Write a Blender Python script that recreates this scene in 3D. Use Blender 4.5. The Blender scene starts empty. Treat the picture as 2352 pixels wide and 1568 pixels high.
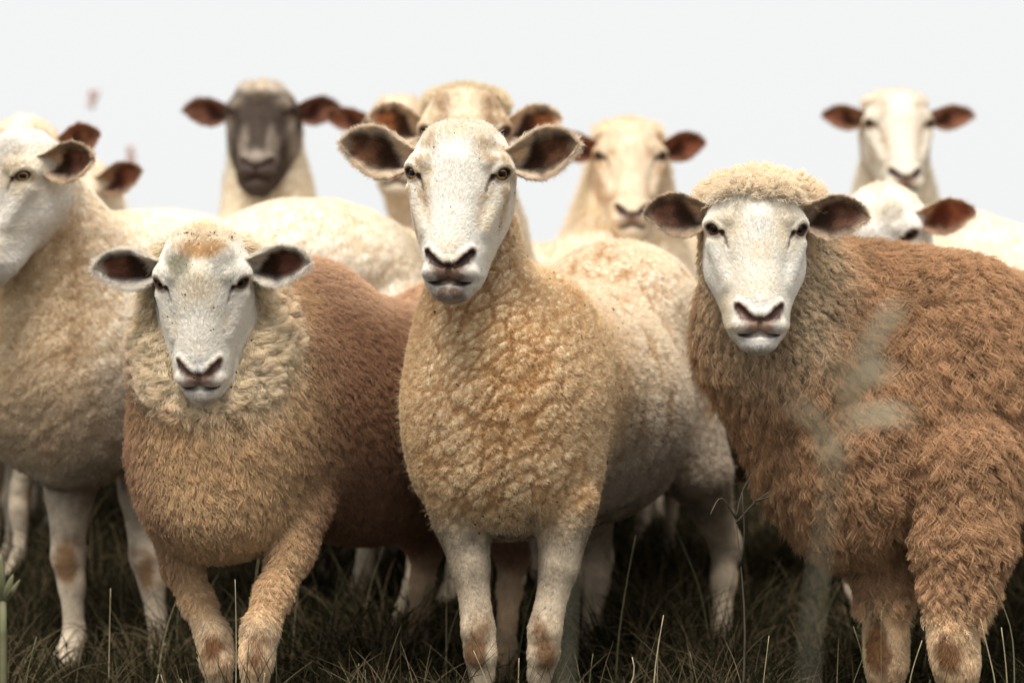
import bpy, math, random, os
import numpy as np
from mathutils import Vector

random.seed(7)
RNG = np.random.default_rng(7)
F32 = np.float32
SC = bpy.context.scene
COL = SC.collection

# ------------------------------------------------------------------ camera, world, sun
FPX, CX, HY, CAMZ = 5520.0, 1176.0, 652.0, 0.80          # focal length and horizon of the 2352 px wide frame
def P(px, py, d):
    """point seen at pixel (px, py) of the photograph when it stands d metres from the camera"""
    return np.array([(px - CX) / FPX * d, d, CAMZ + (HY - py) / FPX * d])

cam_data = bpy.data.cameras.new("camera")
cam = bpy.data.objects.new("camera", cam_data)
COL.objects.link(cam)
cam.location = (0, 0, CAMZ)
cam.rotation_euler = (math.radians(90), 0, 0)
cam_data.sensor_width = 36.0
cam_data.lens = FPX / 2352.0 * 36.0
cam_data.shift_y = -(784.0 - HY) / 2352.0
cam_data.clip_start = 0.05
cam_data.clip_end = 2000.0
cam_data.dof.use_dof = True
cam_data.dof.focus_distance = 3.93
cam_data.dof.aperture_fstop = 2.6
SC.camera = cam

SUN_EL, SUN_AZ = math.radians(69), math.radians(200)     # azimuth measured from +Y clockwise seen from above
world = bpy.data.worlds.new("World")
SC.world = world
world.use_nodes = True
wn, wl = world.node_tree.nodes, world.node_tree.links
wn.clear()
w_out = wn.new("ShaderNodeOutputWorld")
w_bg = wn.new("ShaderNodeBackground")
w_sky = wn.new("ShaderNodeTexSky")
w_sky.sky_type = 'NISHITA'
w_sky.sun_disc = False
w_sky.sun_elevation = SUN_EL
w_sky.sun_rotation = SUN_AZ
w_sky.dust_density = 4.0
w_sky.air_density = 1.0
w_mix = wn.new("ShaderNodeMix")
w_mix.data_type = 'RGBA'
w_mix.inputs[0].default_value = 0.955                     # an even layer of bright cloud over the whole sky
CLOUD = (9.35, 9.45, 9.42, 1)
w_mix.inputs[7].default_value = CLOUD
wl.new(w_sky.outputs[0], w_mix.inputs[6])
wl.new(w_mix.outputs[2], w_bg.inputs[0])
w_bg.inputs[1].default_value = 0.10
wl.new(w_bg.outputs[0], w_out.inputs[0])

sun_data = bpy.data.lights.new("sun", 'SUN')
sun_data.energy = 5.0
sun_data.angle = math.radians(32)
sun_data.color = (1.0, 0.955, 0.88)
sun = bpy.data.objects.new("sun", sun_data)
COL.objects.link(sun)
sun.location = (0, 0, 12)
_sd = Vector((math.sin(SUN_AZ) * math.cos(SUN_EL), math.cos(SUN_AZ) * math.cos(SUN_EL), math.sin(SUN_EL)))
sun.rotation_euler = _sd.to_track_quat('Z', 'Y').to_euler()

SC.view_settings.view_transform = 'Standard'
SC.view_settings.look = 'None'
SC.view_settings.exposure = 0.0
SC.view_settings.gamma = 1.0
SC.render.engine = 'CYCLES'
SC.cycles.max_bounces = 6
SC.cycles.diffuse_bounces = 4
SC.cycles.glossy_bounces = 2
SC.cycles.transmission_bounces = 3
SC.cycles.transparent_max_bounces = 4
SC.cycles.use_denoising = True
SC.cycles_curves.shape = 'RIBBONS'
SC.cycles_curves.subdivisions = 1

# ------------------------------------------------------------------ numpy helpers
def lin(r, g, b):
    f = lambda c: (c / 255.0 / 12.92) if c <= 10 else (((c / 255.0) + 0.055) / 1.055) ** 2.4
    return np.array([f(r), f(g), f(b)], dtype=F32)

def hash3(ix, iy, iz, seed=0):
    h = (ix.astype(np.int64) * 73856093) ^ (iy.astype(np.int64) * 19349663) ^ (iz.astype(np.int64) * 83492791) ^ (seed * 2654435761)
    h = (h ^ (h >> 13)) * 1274126177
    h = (h ^ (h >> 16)) & 0xffffff
    return (h / float(0xffffff)).astype(F32)

def vnoise(p, freq, seed=0):
    q = p * freq
    i = np.floor(q).astype(np.int64)
    f = (q - i).astype(F32)
    f = f * f * (3 - 2 * f)
    r = 0
    for dx in (0, 1):
        for dy in (0, 1):
            for dz in (0, 1):
                w = (f[:, 0] if dx else 1 - f[:, 0]) * (f[:, 1] if dy else 1 - f[:, 1]) * (f[:, 2] if dz else 1 - f[:, 2])
                r = r + w * hash3(i[:, 0] + dx, i[:, 1] + dy, i[:, 2] + dz, seed)
    return r * 2 - 1

def fbm(p, freq, seed=0, octv=3):
    r, a, t = 0, 1.0, 0
    for o in range(octv):
        r = r + a * vnoise(p, freq * 2 ** o, seed + 17 * o)
        t += a
        a *= 0.5
    return r / t

def worley(p, cell, seed=0):
    """distance to the nearest and second nearest jittered cell point, and the nearest point itself"""
    q = p / cell
    i = np.floor(q).astype(np.int64)
    n = len(p)
    d1 = np.full(n, 9.0, F32); d2 = np.full(n, 9.0, F32)
    c = np.zeros((n, 3), F32); hid = np.zeros(n, F32)
    for dx in (-1, 0, 1):
        for dy in (-1, 0, 1):
            for dz in (-1, 0, 1):
                jx, jy, jz = i[:, 0] + dx, i[:, 1] + dy, i[:, 2] + dz
                h = hash3(jx, jy, jz, seed)
                pt = np.stack([jx + h, jy + hash3(jx, jy, jz, seed + 1), jz + hash3(jx, jy, jz, seed + 2)], 1)
                d = np.sqrt(((pt - q) ** 2).sum(1)).astype(F32)
                nb = d < d1
                d2 = np.where(nb, d1, np.minimum(d2, d))
                d1 = np.where(nb, d, d1)
                c[nb] = pt[nb]; hid[nb] = h[nb]
    return d1, d2, c * cell, hid

def sstep(x, a, b):
    t = np.clip((x - a) / (b - a), 0, 1)
    return t * t * (3 - 2 * t)

def norm(v):
    return v / np.maximum(np.linalg.norm(v, axis=-1, keepdims=True), 1e-9)

def bright(c, k, top=.93):
    c = c * k
    return c * np.minimum(1, top / np.maximum(c.max(-1, keepdims=True), 1e-6))

def mixc(a, b, t):
    return a + (b - a) * t[:, None]

# ------------------------------------------------------------------ signed distance primitives
def smin(a, b, k):
    h = np.maximum(k - np.abs(a - b), 0) / k
    return np.minimum(a, b) - h * h * k * 0.25

def smax(a, b, k):
    return -smin(-a, -b, k)

def d_cone(X, Y, Z, a, b, ra, rb):
    ba = b - a
    L2 = max(float(ba @ ba), 1e-12)
    px, py, pz = X - a[0], Y - a[1], Z - a[2]
    t = np.clip((px * ba[0] + py * ba[1] + pz * ba[2]) / L2, 0, 1)
    return np.sqrt((px - t * ba[0]) ** 2 + (py - t * ba[1]) ** 2 + (pz - t * ba[2]) ** 2) - (ra + (rb - ra) * t)

def d_ell(X, Y, Z, c, r, R=None):
    px, py, pz = X - c[0], Y - c[1], Z - c[2]
    if R is not None:                                    # rows of R are the ellipsoid's own axes
        px, py, pz = (R[0][0] * px + R[0][1] * py + R[0][2] * pz, R[1][0] * px + R[1][1] * py + R[1][2] * pz,
                      R[2][0] * px + R[2][1] * py + R[2][2] * pz)
    k0 = np.sqrt((px / r[0]) ** 2 + (py / r[1]) ** 2 + (pz / r[2]) ** 2)
    k1 = np.sqrt((px / r[0] ** 2) ** 2 + (py / r[1] ** 2) ** 2 + (pz / r[2] ** 2) ** 2)
    return k0 * (k0 - 1) / np.maximum(k1, 1e-9)

# ------------------------------------------------------------------ surface nets on a rectilinear grid
def surface_nets(xs, ys, zs, f):
    nx, ny, nz = f.shape
    s = f < 0
    cells = (nx - 1, ny - 1, nz - 1)
    acc = {}
    ids, pts = [], []
    quads = []
    ax = (xs, ys, zs)
    def cid(i, j, k):
        return (i * cells[1] + j) * cells[2] + k
    for a in range(3):
        sl0 = [slice(None)] * 3; sl1 = [slice(None)] * 3
        sl0[a] = slice(0, -1); sl1[a] = slice(1, None)
        idx = np.argwhere(s[tuple(sl0)] != s[tuple(sl1)])
        if len(idx) == 0:
            continue
        i0 = idx; i1 = idx.copy(); i1[:, a] += 1
        f0 = f[i0[:, 0], i0[:, 1], i0[:, 2]]; f1 = f[i1[:, 0], i1[:, 1], i1[:, 2]]
        t = f0 / (f0 - f1)
        p = np.stack([xs[i0[:, 0]], ys[i0[:, 1]], zs[i0[:, 2]]], 1).astype(np.float64)
        p[:, a] += t * (ax[a][i1[:, a]] - ax[a][i0[:, a]])
        b, c = (a + 1) % 3, (a + 2) % 3
        cc = []
        for db, dc in ((0, 0), (-1, 0), (-1, -1), (0, -1)):
            q = idx.copy(); q[:, b] += db; q[:, c] += dc
            ok = (q[:, b] >= 0) & (q[:, c] >= 0) & (q[:, b] < cells[b]) & (q[:, c] < cells[c])
            k = cid(q[:, 0], q[:, 1], q[:, 2])
            k = np.where(ok, k, -1)
            cc.append(k)
            ids.append(k[ok]); pts.append(p[ok])
        cc = np.stack(cc, 1)
        ok = (cc >= 0).all(1)
        flip = f0 > 0
        cc = np.where(flip[:, None], cc[:, ::-1], cc)
        quads.append(cc[ok])
    ids = np.concatenate(ids); pts = np.concatenate(pts)
    u, inv = np.unique(ids, return_inverse=True)
    n = len(u)
    cnt = np.bincount(inv, minlength=n)
    V = np.stack([np.bincount(inv, pts[:, k], minlength=n) / cnt for k in range(3)], 1)
    Q = np.searchsorted(u, np.concatenate(quads))
    return V, Q

def vert_normals(V, Q):
    a, b, c, d = (V[Q[:, k]] for k in range(4))
    fn = np.cross(c - a, d - b)
    N = np.stack([sum(np.bincount(Q[:, k], fn[:, j], minlength=len(V)) for k in range(4)) for j in range(3)], 1)
    return norm(N)

def smooth_mesh(V, Q, it=1, lam=0.5, w=None):
    E = np.concatenate([Q[:, [0, 1]], Q[:, [1, 2]], Q[:, [2, 3]], Q[:, [3, 0]]])
    cnt = np.maximum(np.bincount(E[:, 0], minlength=len(V)) + np.bincount(E[:, 1], minlength=len(V)), 1)
    for _ in range(it):
        A = np.stack([np.bincount(E[:, 0], V[E[:, 1], k], minlength=len(V)) + np.bincount(E[:, 1], V[E[:, 0], k], minlength=len(V)) for k in range(3)], 1) / cnt[:, None]
        l = lam if w is None else (lam * w)[:, None]
        V = V + (A - V) * l
    return V

def axis_grid(lo, hi, h, fine=None, hf=None):
    """coordinates from lo to hi with step h, and step hf inside the span fine"""
    out = [lo]
    x = lo
    while x < hi:
        if fine and fine[0] <= x < fine[1]:
            st = hf
        elif fine:
            dist = fine[0] - x if x < fine[0] else x - fine[1]
            st = min(h, hf * (1 + 0.35 * dist / hf) if dist >= 0 else hf)
            if x < fine[0] and x + st > fine[0]:
                st = max(fine[0] - x, hf * 0.5)
        else:
            st = h
        x += st
        out.append(x)
    return np.array(out, dtype=np.float64)

# ------------------------------------------------------------------ object helpers
def empty(name, loc, label, cat, group=None):
    o = bpy.data.objects.new(name, None)
    o.empty_display_size = 0.05
    COL.objects.link(o)
    o.location = loc
    o["label"] = label; o["category"] = cat
    if group: o["group"] = group
    return o

def mesh_obj(name, V, faces, mat, parent=None, origin=(0, 0, 0), cols=None, smooth=True, attrs=None, loc=None):
    V = np.asarray(V, dtype=np.float64) - np.asarray(origin)
    me = bpy.data.meshes.new(name)
    if isinstance(faces, np.ndarray):
        n, m = faces.shape
        me.vertices.add(len(V)); me.vertices.foreach_set("co", V.astype(F32).ravel())
        me.loops.add(n * m); me.loops.foreach_set("vertex_index", faces.astype(np.int32).ravel())
        me.polygons.add(n)
        me.polygons.foreach_set("loop_start", np.arange(0, n * m, m, dtype=np.int32))
        me.update(calc_edges=True)
        me.validate()
    else:
        me.from_pydata([tuple(v) for v in V], [], faces)
    if smooth:
        me.polygons.foreach_set("use_smooth", np.ones(len(me.polygons), dtype=bool))
    if cols is not None:
        at = me.attributes.new("tint", 'FLOAT_COLOR', 'POINT')
        c4 = np.ones((len(V), 4), F32); c4[:, :3] = cols
        at.data.foreach_set("color", c4.ravel())
    for k, a in (attrs or {}).items():
        at = me.attributes.new(k, 'FLOAT', 'POINT')
        at.data.foreach_set("value", np.asarray(a, F32))
    me.materials.append(mat)
    o = bpy.data.objects.new(name, me)
    COL.objects.link(o)
    if parent: o.parent = parent
    if loc is not None: o.location = loc
    return o

def curves_obj(name, pts, rad, col, mat, parent=None, origin=(0, 0, 0)):
    """pts (n, k, 3) world points, rad (n, k), col (n, 3) or (n, k, 3)"""
    n, k, _ = pts.shape
    cu = bpy.data.hair_curves.new(name)
    cu.add_curves([k] * n)
    pos = (pts - np.asarray(origin)[None, None]).astype(F32)
    cu.attributes["position"].data.foreach_set("vector", pos.ravel())
    ra = cu.attributes.get("radius") or cu.attributes.new("radius", 'FLOAT', 'POINT')
    ra.data.foreach_set("value", rad.astype(F32).ravel())
    at = cu.attributes.new("tint", 'FLOAT_COLOR', 'POINT')
    c4 = np.ones((n, k, 4), F32)
    c4[:, :, :3] = col if col.ndim == 3 else col[:, None, :]
    at.data.foreach_set("color", c4.ravel())
    cu.materials.append(mat)
    o = bpy.data.objects.new(name, cu)
    COL.objects.link(o)
    if parent: o.parent = parent
    return o

# ------------------------------------------------------------------ materials
def new_mat(name):
    m = bpy.data.materials.new(name)
    m.use_nodes = True
    nt = m.node_tree
    b = nt.nodes["Principled BSDF"]
    return m, nt, b

def mat_coat():
    m, nt, b = new_mat("sheep_coat")
    a = nt.nodes.new("ShaderNodeAttribute"); a.attribute_name = "tint"
    wo = nt.nodes.new("ShaderNodeAttribute"); wo.attribute_name = "wool"
    tc = nt.nodes.new("ShaderNodeTexCoord")
    n1 = nt.nodes.new("ShaderNodeTexNoise"); n1.inputs["Scale"].default_value = 140; n1.inputs["Detail"].default_value = 4
    nt.links.new(tc.outputs["Object"], n1.inputs["Vector"])
    mr = nt.nodes.new("ShaderNodeMapRange")
    mr.inputs[1].default_value = 0.25; mr.inputs[2].default_value = 0.75; mr.inputs[3].default_value = 0.72; mr.inputs[4].default_value = 1.12
    nt.links.new(n1.outputs[0], mr.inputs[0])
    mx = nt.nodes.new("ShaderNodeMix"); mx.data_type = 'RGBA'; mx.blend_type = 'MULTIPLY'; mx.inputs[0].default_value = 0.7
    nt.links.new(a.outputs["Color"], mx.inputs[6]); nt.links.new(mr.outputs[0], mx.inputs[7])
    nt.links.new(mx.outputs[2], b.inputs["Base Color"])
    bp = nt.nodes.new("ShaderNodeBump"); bp.inputs["Distance"].default_value = 0.004; bp.inputs["Strength"].default_value = 0.35
    nt.links.new(n1.outputs[0], bp.inputs["Height"]); nt.links.new(bp.outputs[0], b.inputs["Normal"])
    sh = nt.nodes.new("ShaderNodeAttribute"); sh.attribute_name = "wet"
    mr2 = nt.nodes.new("ShaderNodeMapRange"); mr2.inputs[3].default_value = 0.9; mr2.inputs[4].default_value = 0.32
    nt.links.new(sh.outputs["Fac"], mr2.inputs[0]); nt.links.new(mr2.outputs[0], b.inputs["Roughness"])
    b.inputs["Specular IOR Level"].default_value = 0.25
    # ears are thin enough for the light behind them to come through
    th = nt.nodes.new("ShaderNodeAttribute"); th.attribute_name = "thin"
    tr = nt.nodes.new("ShaderNodeBsdfTranslucent"); wm = nt.nodes.new("ShaderNodeMix"); wm.data_type = 'RGBA'; wm.blend_type = 'MULTIPLY'; wm.inputs[0].default_value = 1
    wm.inputs[7].default_value = (1.0, .87, .75, 1)
    nt.links.new(mx.outputs[2], wm.inputs[6]); nt.links.new(wm.outputs[2], tr.inputs["Color"])
    ms = nt.nodes.new("ShaderNodeMixShader"); k = nt.nodes.new("ShaderNodeMath"); k.operation = 'MULTIPLY'; k.inputs[1].default_value = .42
    nt.links.new(th.outputs["Fac"], k.inputs[0]); nt.links.new(k.outputs[0], ms.inputs[0])
    nt.links.new(b.outputs[0], ms.inputs[1]); nt.links.new(tr.outputs[0], ms.inputs[2]); nt.links.new(ms.outputs[0], nt.nodes["Material Output"].inputs[0])
    return m

def mat_hair(name, translucent=0.3):
    m, nt, b = new_mat(name)
    out = nt.nodes["Material Output"]
    nt.nodes.remove(b)
    a = nt.nodes.new("ShaderNodeAttribute"); a.attribute_name = "tint"
    d = nt.nodes.new("ShaderNodeBsdfDiffuse"); t = nt.nodes.new("ShaderNodeBsdfTranslucent")
    mx = nt.nodes.new("ShaderNodeMixShader"); mx.inputs[0].default_value = translucent
    nt.links.new(a.outputs["Color"], d.inputs["Color"]); nt.links.new(a.outputs["Color"], t.inputs["Color"])
    nt.links.new(d.outputs[0], mx.inputs[1]); nt.links.new(t.outputs[0], mx.inputs[2])
    nt.links.new(mx.outputs[0], out.inputs[0])
    return m

def mat_plain(name, col, rough=0.6, spec=0.5, scale=60, amt=0.25, coat=0.0):
    m, nt, b = new_mat(name)
    n1 = nt.nodes.new("ShaderNodeTexNoise"); n1.inputs["Scale"].default_value = scale
    tc = nt.nodes.new("ShaderNodeTexCoord"); nt.links.new(tc.outputs["Object"], n1.inputs["Vector"])
    r = nt.nodes.new("ShaderNodeMix"); r.data_type = 'RGBA'
    r.inputs[6].default_value = tuple(float(c) * (1 - amt) for c in col) + (1,)
    r.inputs[7].default_value = tuple(min(1, float(c) * (1 + amt)) for c in col) + (1,)
    nt.links.new(n1.outputs[0], r.inputs[0]); nt.links.new(r.outputs[2], b.inputs["Base Color"])
    b.inputs["Roughness"].default_value = rough
    b.inputs["Specular IOR Level"].default_value = spec
    if coat: b.inputs["Coat Weight"].default_value = coat * 0.4; b.inputs["Coat Roughness"].default_value = 0.05
    return m

M_COAT = mat_coat()
M_HAIR = mat_hair("hair_strands", 0.3)
M_EYE_WHITE = mat_plain("eyeball", (0.10, 0.055, 0.03), 0.2, 0.5, coat=1.0)
M_IRIS = mat_plain("iris", (0.50, 0.30, 0.09), 0.25, 0.5, 300, 0.4, coat=1.0)
M_IRIS_DARK = mat_plain("dark_iris", (0.13, 0.055, 0.02), 0.25, 0.5, 300, 0.4, coat=1.0)
M_PUPIL = mat_plain("pupil", (0.004, 0.004, 0.005), 0.25, 0.15)
# ------------------------------------------------------------------ the head, in its own frame: x across, v up the face, w out of it
HEAD_SEC = np.array([
    # v,     a,     wf,     wb,    taper, n
    [0.094, 0.014, -0.020, -0.060, 0.00, 2.0],
    [0.084, 0.044, -0.002, -0.085, 0.00, 2.0],
    [0.062, 0.070, 0.016, -0.105, 0.02, 2.15],
    [0.030, 0.086, 0.032, -0.115, 0.03, 2.8],
    [0.000, 0.089, 0.042, -0.118, 0.05, 3.0],
    [-0.030, 0.085, 0.051, -0.114, 0.14, 2.7],
    [-0.060, 0.078, 0.060, -0.104, 0.24, 2.4],
    [-0.090, 0.069, 0.070, -0.090, 0.28, 2.3],
    [-0.120, 0.0575, 0.078, -0.066, 0.22, 2.35],
    [-0.145, 0.0505, 0.086, -0.042, 0.10, 2.4],
    [-0.170, 0.0490, 0.088, -0.020, 0.03, 2.4],
    [-0.190, 0.0410, 0.082, -0.002, 0.00, 2.3],
    [-0.206, 0.0290, 0.068, 0.008, 0.00, 2.1],
    [-0.214, 0.0180, 0.052, 0.016, 0.00, 2.0]])
_hs = HEAD_SEC[::-1]

def capsule(x, v, w, a, b, ra, rb=None):
    return d_cone(x, v, w, np.array(a, float), np.array(b, float), ra, ra if rb is None else rb)

def chain(x, v, w, pts, rs):
    d = None
    for i in range(len(pts) - 1):
        e = capsule(x, v, w, pts[i], pts[i + 1], rs[i], rs[i + 1])
        d = e if d is None else np.minimum(d, e)
    return d

NOSTRIL_XV = [(0.009, -0.1595), (0.019, -0.1535), (0.029, -0.1450), (0.0365, -0.1365)]
MOUTH_XV = [(0.0, -0.1825), (0.010, -0.1848), (0.020, -0.1860), (0.028, -0.1858), (0.034, -0.1845)]
TEAR_XV = [(0.0625, -0.005), (0.0570, -0.017), (0.0520, -0.034)]
NOSTRIL = MOUTH = CLEFT = TEAR = None
EYE_C, EYE_R = np.array([0.0672, 0.0, 0.0085]), 0.0150
EYE_G = norm(np.array([0.77, -0.04, 0.64]))
EYE_T = norm(np.cross(np.array([0, 1.0, 0]), EYE_G))
EYE_V = np.cross(EYE_G, EYE_T)

def eye_frame(ax, v, w):
    q = (ax - EYE_C[0], v - EYE_C[1], w - EYE_C[2])
    pt = q[0] * EYE_T[0] + q[1] * EYE_T[1] + q[2] * EYE_T[2]
    pv = q[0] * EYE_V[0] + q[1] * EYE_V[1] + q[2] * EYE_V[2]
    pg = q[0] * EYE_G[0] + q[1] * EYE_G[1] + q[2] * EYE_G[2]
    c, s_ = math.cos(0.24), math.sin(0.24)
    return pt * c + pv * s_, -pt * s_ + pv * c, pg

def head_base(x, v, w, o):
    """o: dict of shape options"""
    asym = x
    ax = np.sqrt(x * x + 1e-8)
    S = _hs
    g = lambda c: np.interp(v, S[:, 0], S[:, c])
    a, wf, wb, tp, n = g(1), g(2), g(3), g(4), g(5)
    a = a * o.get("wide", 1.0) * (1 + o.get("cheek", .06) * np.exp(-((v + .088) / .050) ** 2)) * (1 + o.get("muzzle", .02) * np.exp(-((v + .165) / .032) ** 2))
    if o.get("cap"):                                     # a cap of standing wool on the poll
        a = a + o["cap"] * 0.35 * sstep(v, 0.03, 0.07)
    wc, b = (wf + wb) / 2, (wf - wb) / 2
    rel = np.clip((w - wc) / b, -1.2, 1.2)
    aa = a * (1 - tp * rel)
    # the bridge of the nose stands proud between the cheeks
    r = (np.power(np.abs(ax / aa) + 1e-6, n) + np.power(np.abs((w - wc) / b) + 1e-6, n)) ** (1 / n)
    f = (r - 1) * np.minimum(aa, b)
    f = np.maximum(f, np.maximum(v - 0.094, -0.214 - v))
    # narrow nasal bridge with hollows beside it
    br = chain(ax, v, w, [(0.0, 0.01, 0.022), (0.0, -0.06, 0.035), (0.0, -0.13, 0.052)], [0.034, 0.030, 0.0335])
    f = smin(f, br, 0.03)
    holl = d_ell(ax, v, w, (0.064, -0.076, 0.069), (0.014, 0.040, 0.020))
    f = smax(f, -holl, 0.026)
    # cheek ridge and brow
    f = smin(f, chain(ax, v, w, [(0.072, -0.026, 0.006), (0.060, -0.060, 0.020), (0.046, -0.095, 0.036)], [0.013, 0.011, 0.009]), 0.016)
    f = smin(f, chain(ax, v, w, [(0.050, 0.018, 0.030), (0.070, 0.0185, 0.013), (0.083, 0.010, -0.008)], [0.0085, 0.0085, 0.0075]), 0.020)
    f = smin(f, d_ell(ax, v, w, (0.030, 0.048, 0.012), (0.032, 0.030, 0.026)), 0.02)
    # jaw
    f = smin(f, chain(ax, v, w, [(0.052, -0.055, -0.070), (0.036, -0.115, -0.028), (0.022, -0.172, 0.014)], [0.026, 0.024, 0.022]), 0.02)
    # muzzle: lips, nostril wings, chin
    f = smin(f, d_ell(ax, v, w, (0.021, -0.1675, 0.070), (0.025, 0.0165, 0.0215)), 0.010)
    f = smin(f, d_ell(ax, v, w, (0.0, -0.199, 0.060), (0.030, 0.0165, 0.025)), 0.014)
    f = smin(f, chain(ax, v, w, [(0.010, -0.148, 0.088), (0.024, -0.139, 0.084), (0.036, -0.129, 0.072)], [0.0062, 0.0068, 0.006]), 0.009)
    return f

def probe(xv, sink=0.0):
    """points on the bare face at the given (x, v), pushed a little into it"""
    out = []
    ww = np.linspace(0.13, -0.05, 361)
    for x_, v_ in xv:
        d = head_base(np.full(361, x_), np.full(361, v_), ww, {})
        i = int(np.argmax(d < 0))
        out.append((x_, v_, float(ww[i]) - sink))
    return out

def head_sdf(x, v, w, o):
    ax = np.sqrt(x * x + 1e-8)
    f = head_base(x, v, w, o)
    f = smax(f, -chain(ax, v, w, NOSTRIL, [0.0026, 0.0042, 0.0062, 0.0045]), 0.004)
    f = smax(f, -chain(ax, v, w, CLEFT, [0.0036, 0.0036, 0.0036]), 0.003)
    f = smax(f, -chain(ax, v, w, MOUTH, [0.0060, 0.0044, 0.0036, 0.0024, 0.001]), 0.004)
    # eye: socket, lids, tear groove
    pt, pv, pg = eye_frame(ax, v, w)
    f = smin(f, np.sqrt(pt ** 2 + pv ** 2 + pg ** 2) - 0.0140, 0.012)
    e = np.sqrt((pt / 1.28) ** 2 + (pv / 0.86) ** 2)
    lid = np.sqrt((e - 0.0128) ** 2 + (pg - 0.0100) ** 2) - 0.0024
    f = smin(f, lid, 0.008)
    up = np.sqrt((np.sqrt((pt / 1.25) ** 2 + ((pv - 0.002) / 0.9) ** 2) - 0.0136) ** 2 + (pg - 0.0118) ** 2) - 0.0034
    f = smin(f, np.where(pv > 0.002, up, 1.0) if np.isscalar(up) else up + np.clip(0.004 - pv, 0, None) * 1.5, 0.006)
    op = np.sqrt((pt / 1.45) ** 2 + ((pv + 0.0012) / (0.86 if not o.get("squint") else 0.62)) ** 2 + ((pg - 0.018) / 1.6) ** 2) - 0.0100
    f = smax(f, -op, 0.003)
    f = smax(f, -chain(ax, v, w, TEAR, [0.0022, 0.0030, 0.0012]), 0.006)
    return f

NOSTRIL = probe(NOSTRIL_XV, 0.001)
MOUTH = probe(MOUTH_XV, 0.0008); MOUTH[0] = (0.0, MOUTH[0][1], MOUTH[0][2] - .0025)
TEAR = probe(TEAR_XV)
CLEFT = probe([(0, -0.160), (0, -0.172), (0, -0.183)], 0.0005)

def eye_mesh(kind, c, ex, ev, eg, R, scale):
    """part of the eyeball: the ball itself, the iris cap or the slit pupil, as a patch of the sphere"""
    n, m = 20, 32
    V, Fc = [], []
    if kind == "ball":
        for i in range(n + 1):
            th = math.pi * i / n
            for j in range(m):
                ph = 2 * math.pi * j / m
                V.append(c + R * (math.sin(th) * math.cos(ph) * ex + math.sin(th) * math.sin(ph) * ev + math.cos(th) * eg))
    else:
        n = 8
        hx, hy, rr = (0.0100, 0.0088, R * 1.012) if kind == "iris" else (0.0078, 0.0048, R * 1.024)
        for i in range(n + 1):
            q = i / n
            for j in range(m):
                ph = 2 * math.pi * j / m
                cx, sy = math.cos(ph), math.sin(ph)
                if kind == "pupil":                      # a rounded slot
                    p_ = 3.2
                    k = (abs(cx) ** p_ + abs(sy) ** p_) ** (-1 / p_)
                    cx, sy = cx * k, sy * k
                a, b = q * hx * cx * scale, q * hy * sy * scale
                z = math.sqrt(max(rr * rr - a * a - b * b, 0))
                V.append(c + a * ex + b * ev + z * eg)
    for i in range(n):
        for j in range(m):
            k = (j + 1) % m
            Fc.append((i * m + j, i * m + k, (i + 1) * m + k, (i + 1) * m + j))
    return np.array(V), np.array(Fc)

EAR_S = np.array([0, .12, .28, .45, .62, .78, .90, .97, 1.0])
EAR_U = np.array([.013, .017, .026, .035, .037, .030, .019, .010, .002])
EAR_L = np.array([.016, .024, .037, .043, .038, .026, .014, .006, .002])

def ear_mesh(root, e, wd, od, L, wsc, cup, droop, nS=34, nQ=17, th=0.0042):
    """thin cupped leaf: e along the ear, wd up across it, od out of its open side; returns V, Q, s, q, inner"""
    s = np.linspace(0, 1, nS) ** 0.9
    u = np.interp(s, EAR_S, EAR_U) * wsc; l = np.interp(s, EAR_S, EAR_L) * wsc
    q = np.linspace(-1, 1, nQ)
    S, Q = np.meshgrid(s, q, indexing='ij')
    U, Lw = u[:, None], l[:, None]
    off = np.where(Q > 0, Q * U, Q * Lw)
    dep = cup * np.interp(s, [0, .1, .35, .8, 1], [.030, .026, .024, .012, .002])[:, None] * (1 - Q ** 2)
    roll = np.interp(s, [0, .25, .6, 1], [.014, .010, .003, 0])[:, None]      # rims lean towards each other near the root
    mid = root + e * L * S[..., None] - np.array([0, 0, 1.0]) * (droop * S ** 2)[..., None]
    rip = 0.0012 * np.sin(S * 17 + Q * 2.3) * (np.abs(Q) ** 2)
    base = mid + wd * off[..., None] + od * (-dep + roll * Q ** 2 + rip)[..., None]
    t = (th * (1 - 0.6 * np.abs(Q) ** 3) * (1 - 0.4 * S))[..., None] / 2
    inn, out = base + od * t, base - od * t
    V = np.concatenate([inn.reshape(-1, 3), out.reshape(-1, 3)])
    n0 = nS * nQ
    F_ = []
    I = lambda i, j: i * nQ + j
    for i in range(nS - 1):
        for j in range(nQ - 1):
            F_.append((I(i, j), I(i + 1, j), I(i + 1, j + 1), I(i, j + 1)))
            F_.append((n0 + I(i, j), n0 + I(i, j + 1), n0 + I(i + 1, j + 1), n0 + I(i + 1, j)))
        F_.append((I(i, 0), n0 + I(i, 0), n0 + I(i + 1, 0), I(i + 1, 0)))
        F_.append((I(i, nQ - 1), I(i + 1, nQ - 1), n0 + I(i + 1, nQ - 1), n0 + I(i, nQ - 1)))
    for j in range(nQ - 1):
        F_.append((I(nS - 1, j), n0 + I(nS - 1, j), n0 + I(nS - 1, j + 1), I(nS - 1, j + 1)))
    F_ = np.array(F_)
    ss = np.concatenate([S.ravel(), S.ravel()]); qq = np.concatenate([Q.ravel(), Q.ravel()])
    inner = np.concatenate([np.ones(n0), np.zeros(n0)])
    # make the winding face outwards: the inner sheet must look along od
    N = vert_normals(V, F_)
    if (N[:n0] @ od).mean() < 0:
        F_ = F_[:, ::-1].copy()
    return V, F_, ss, qq, inner

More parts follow.
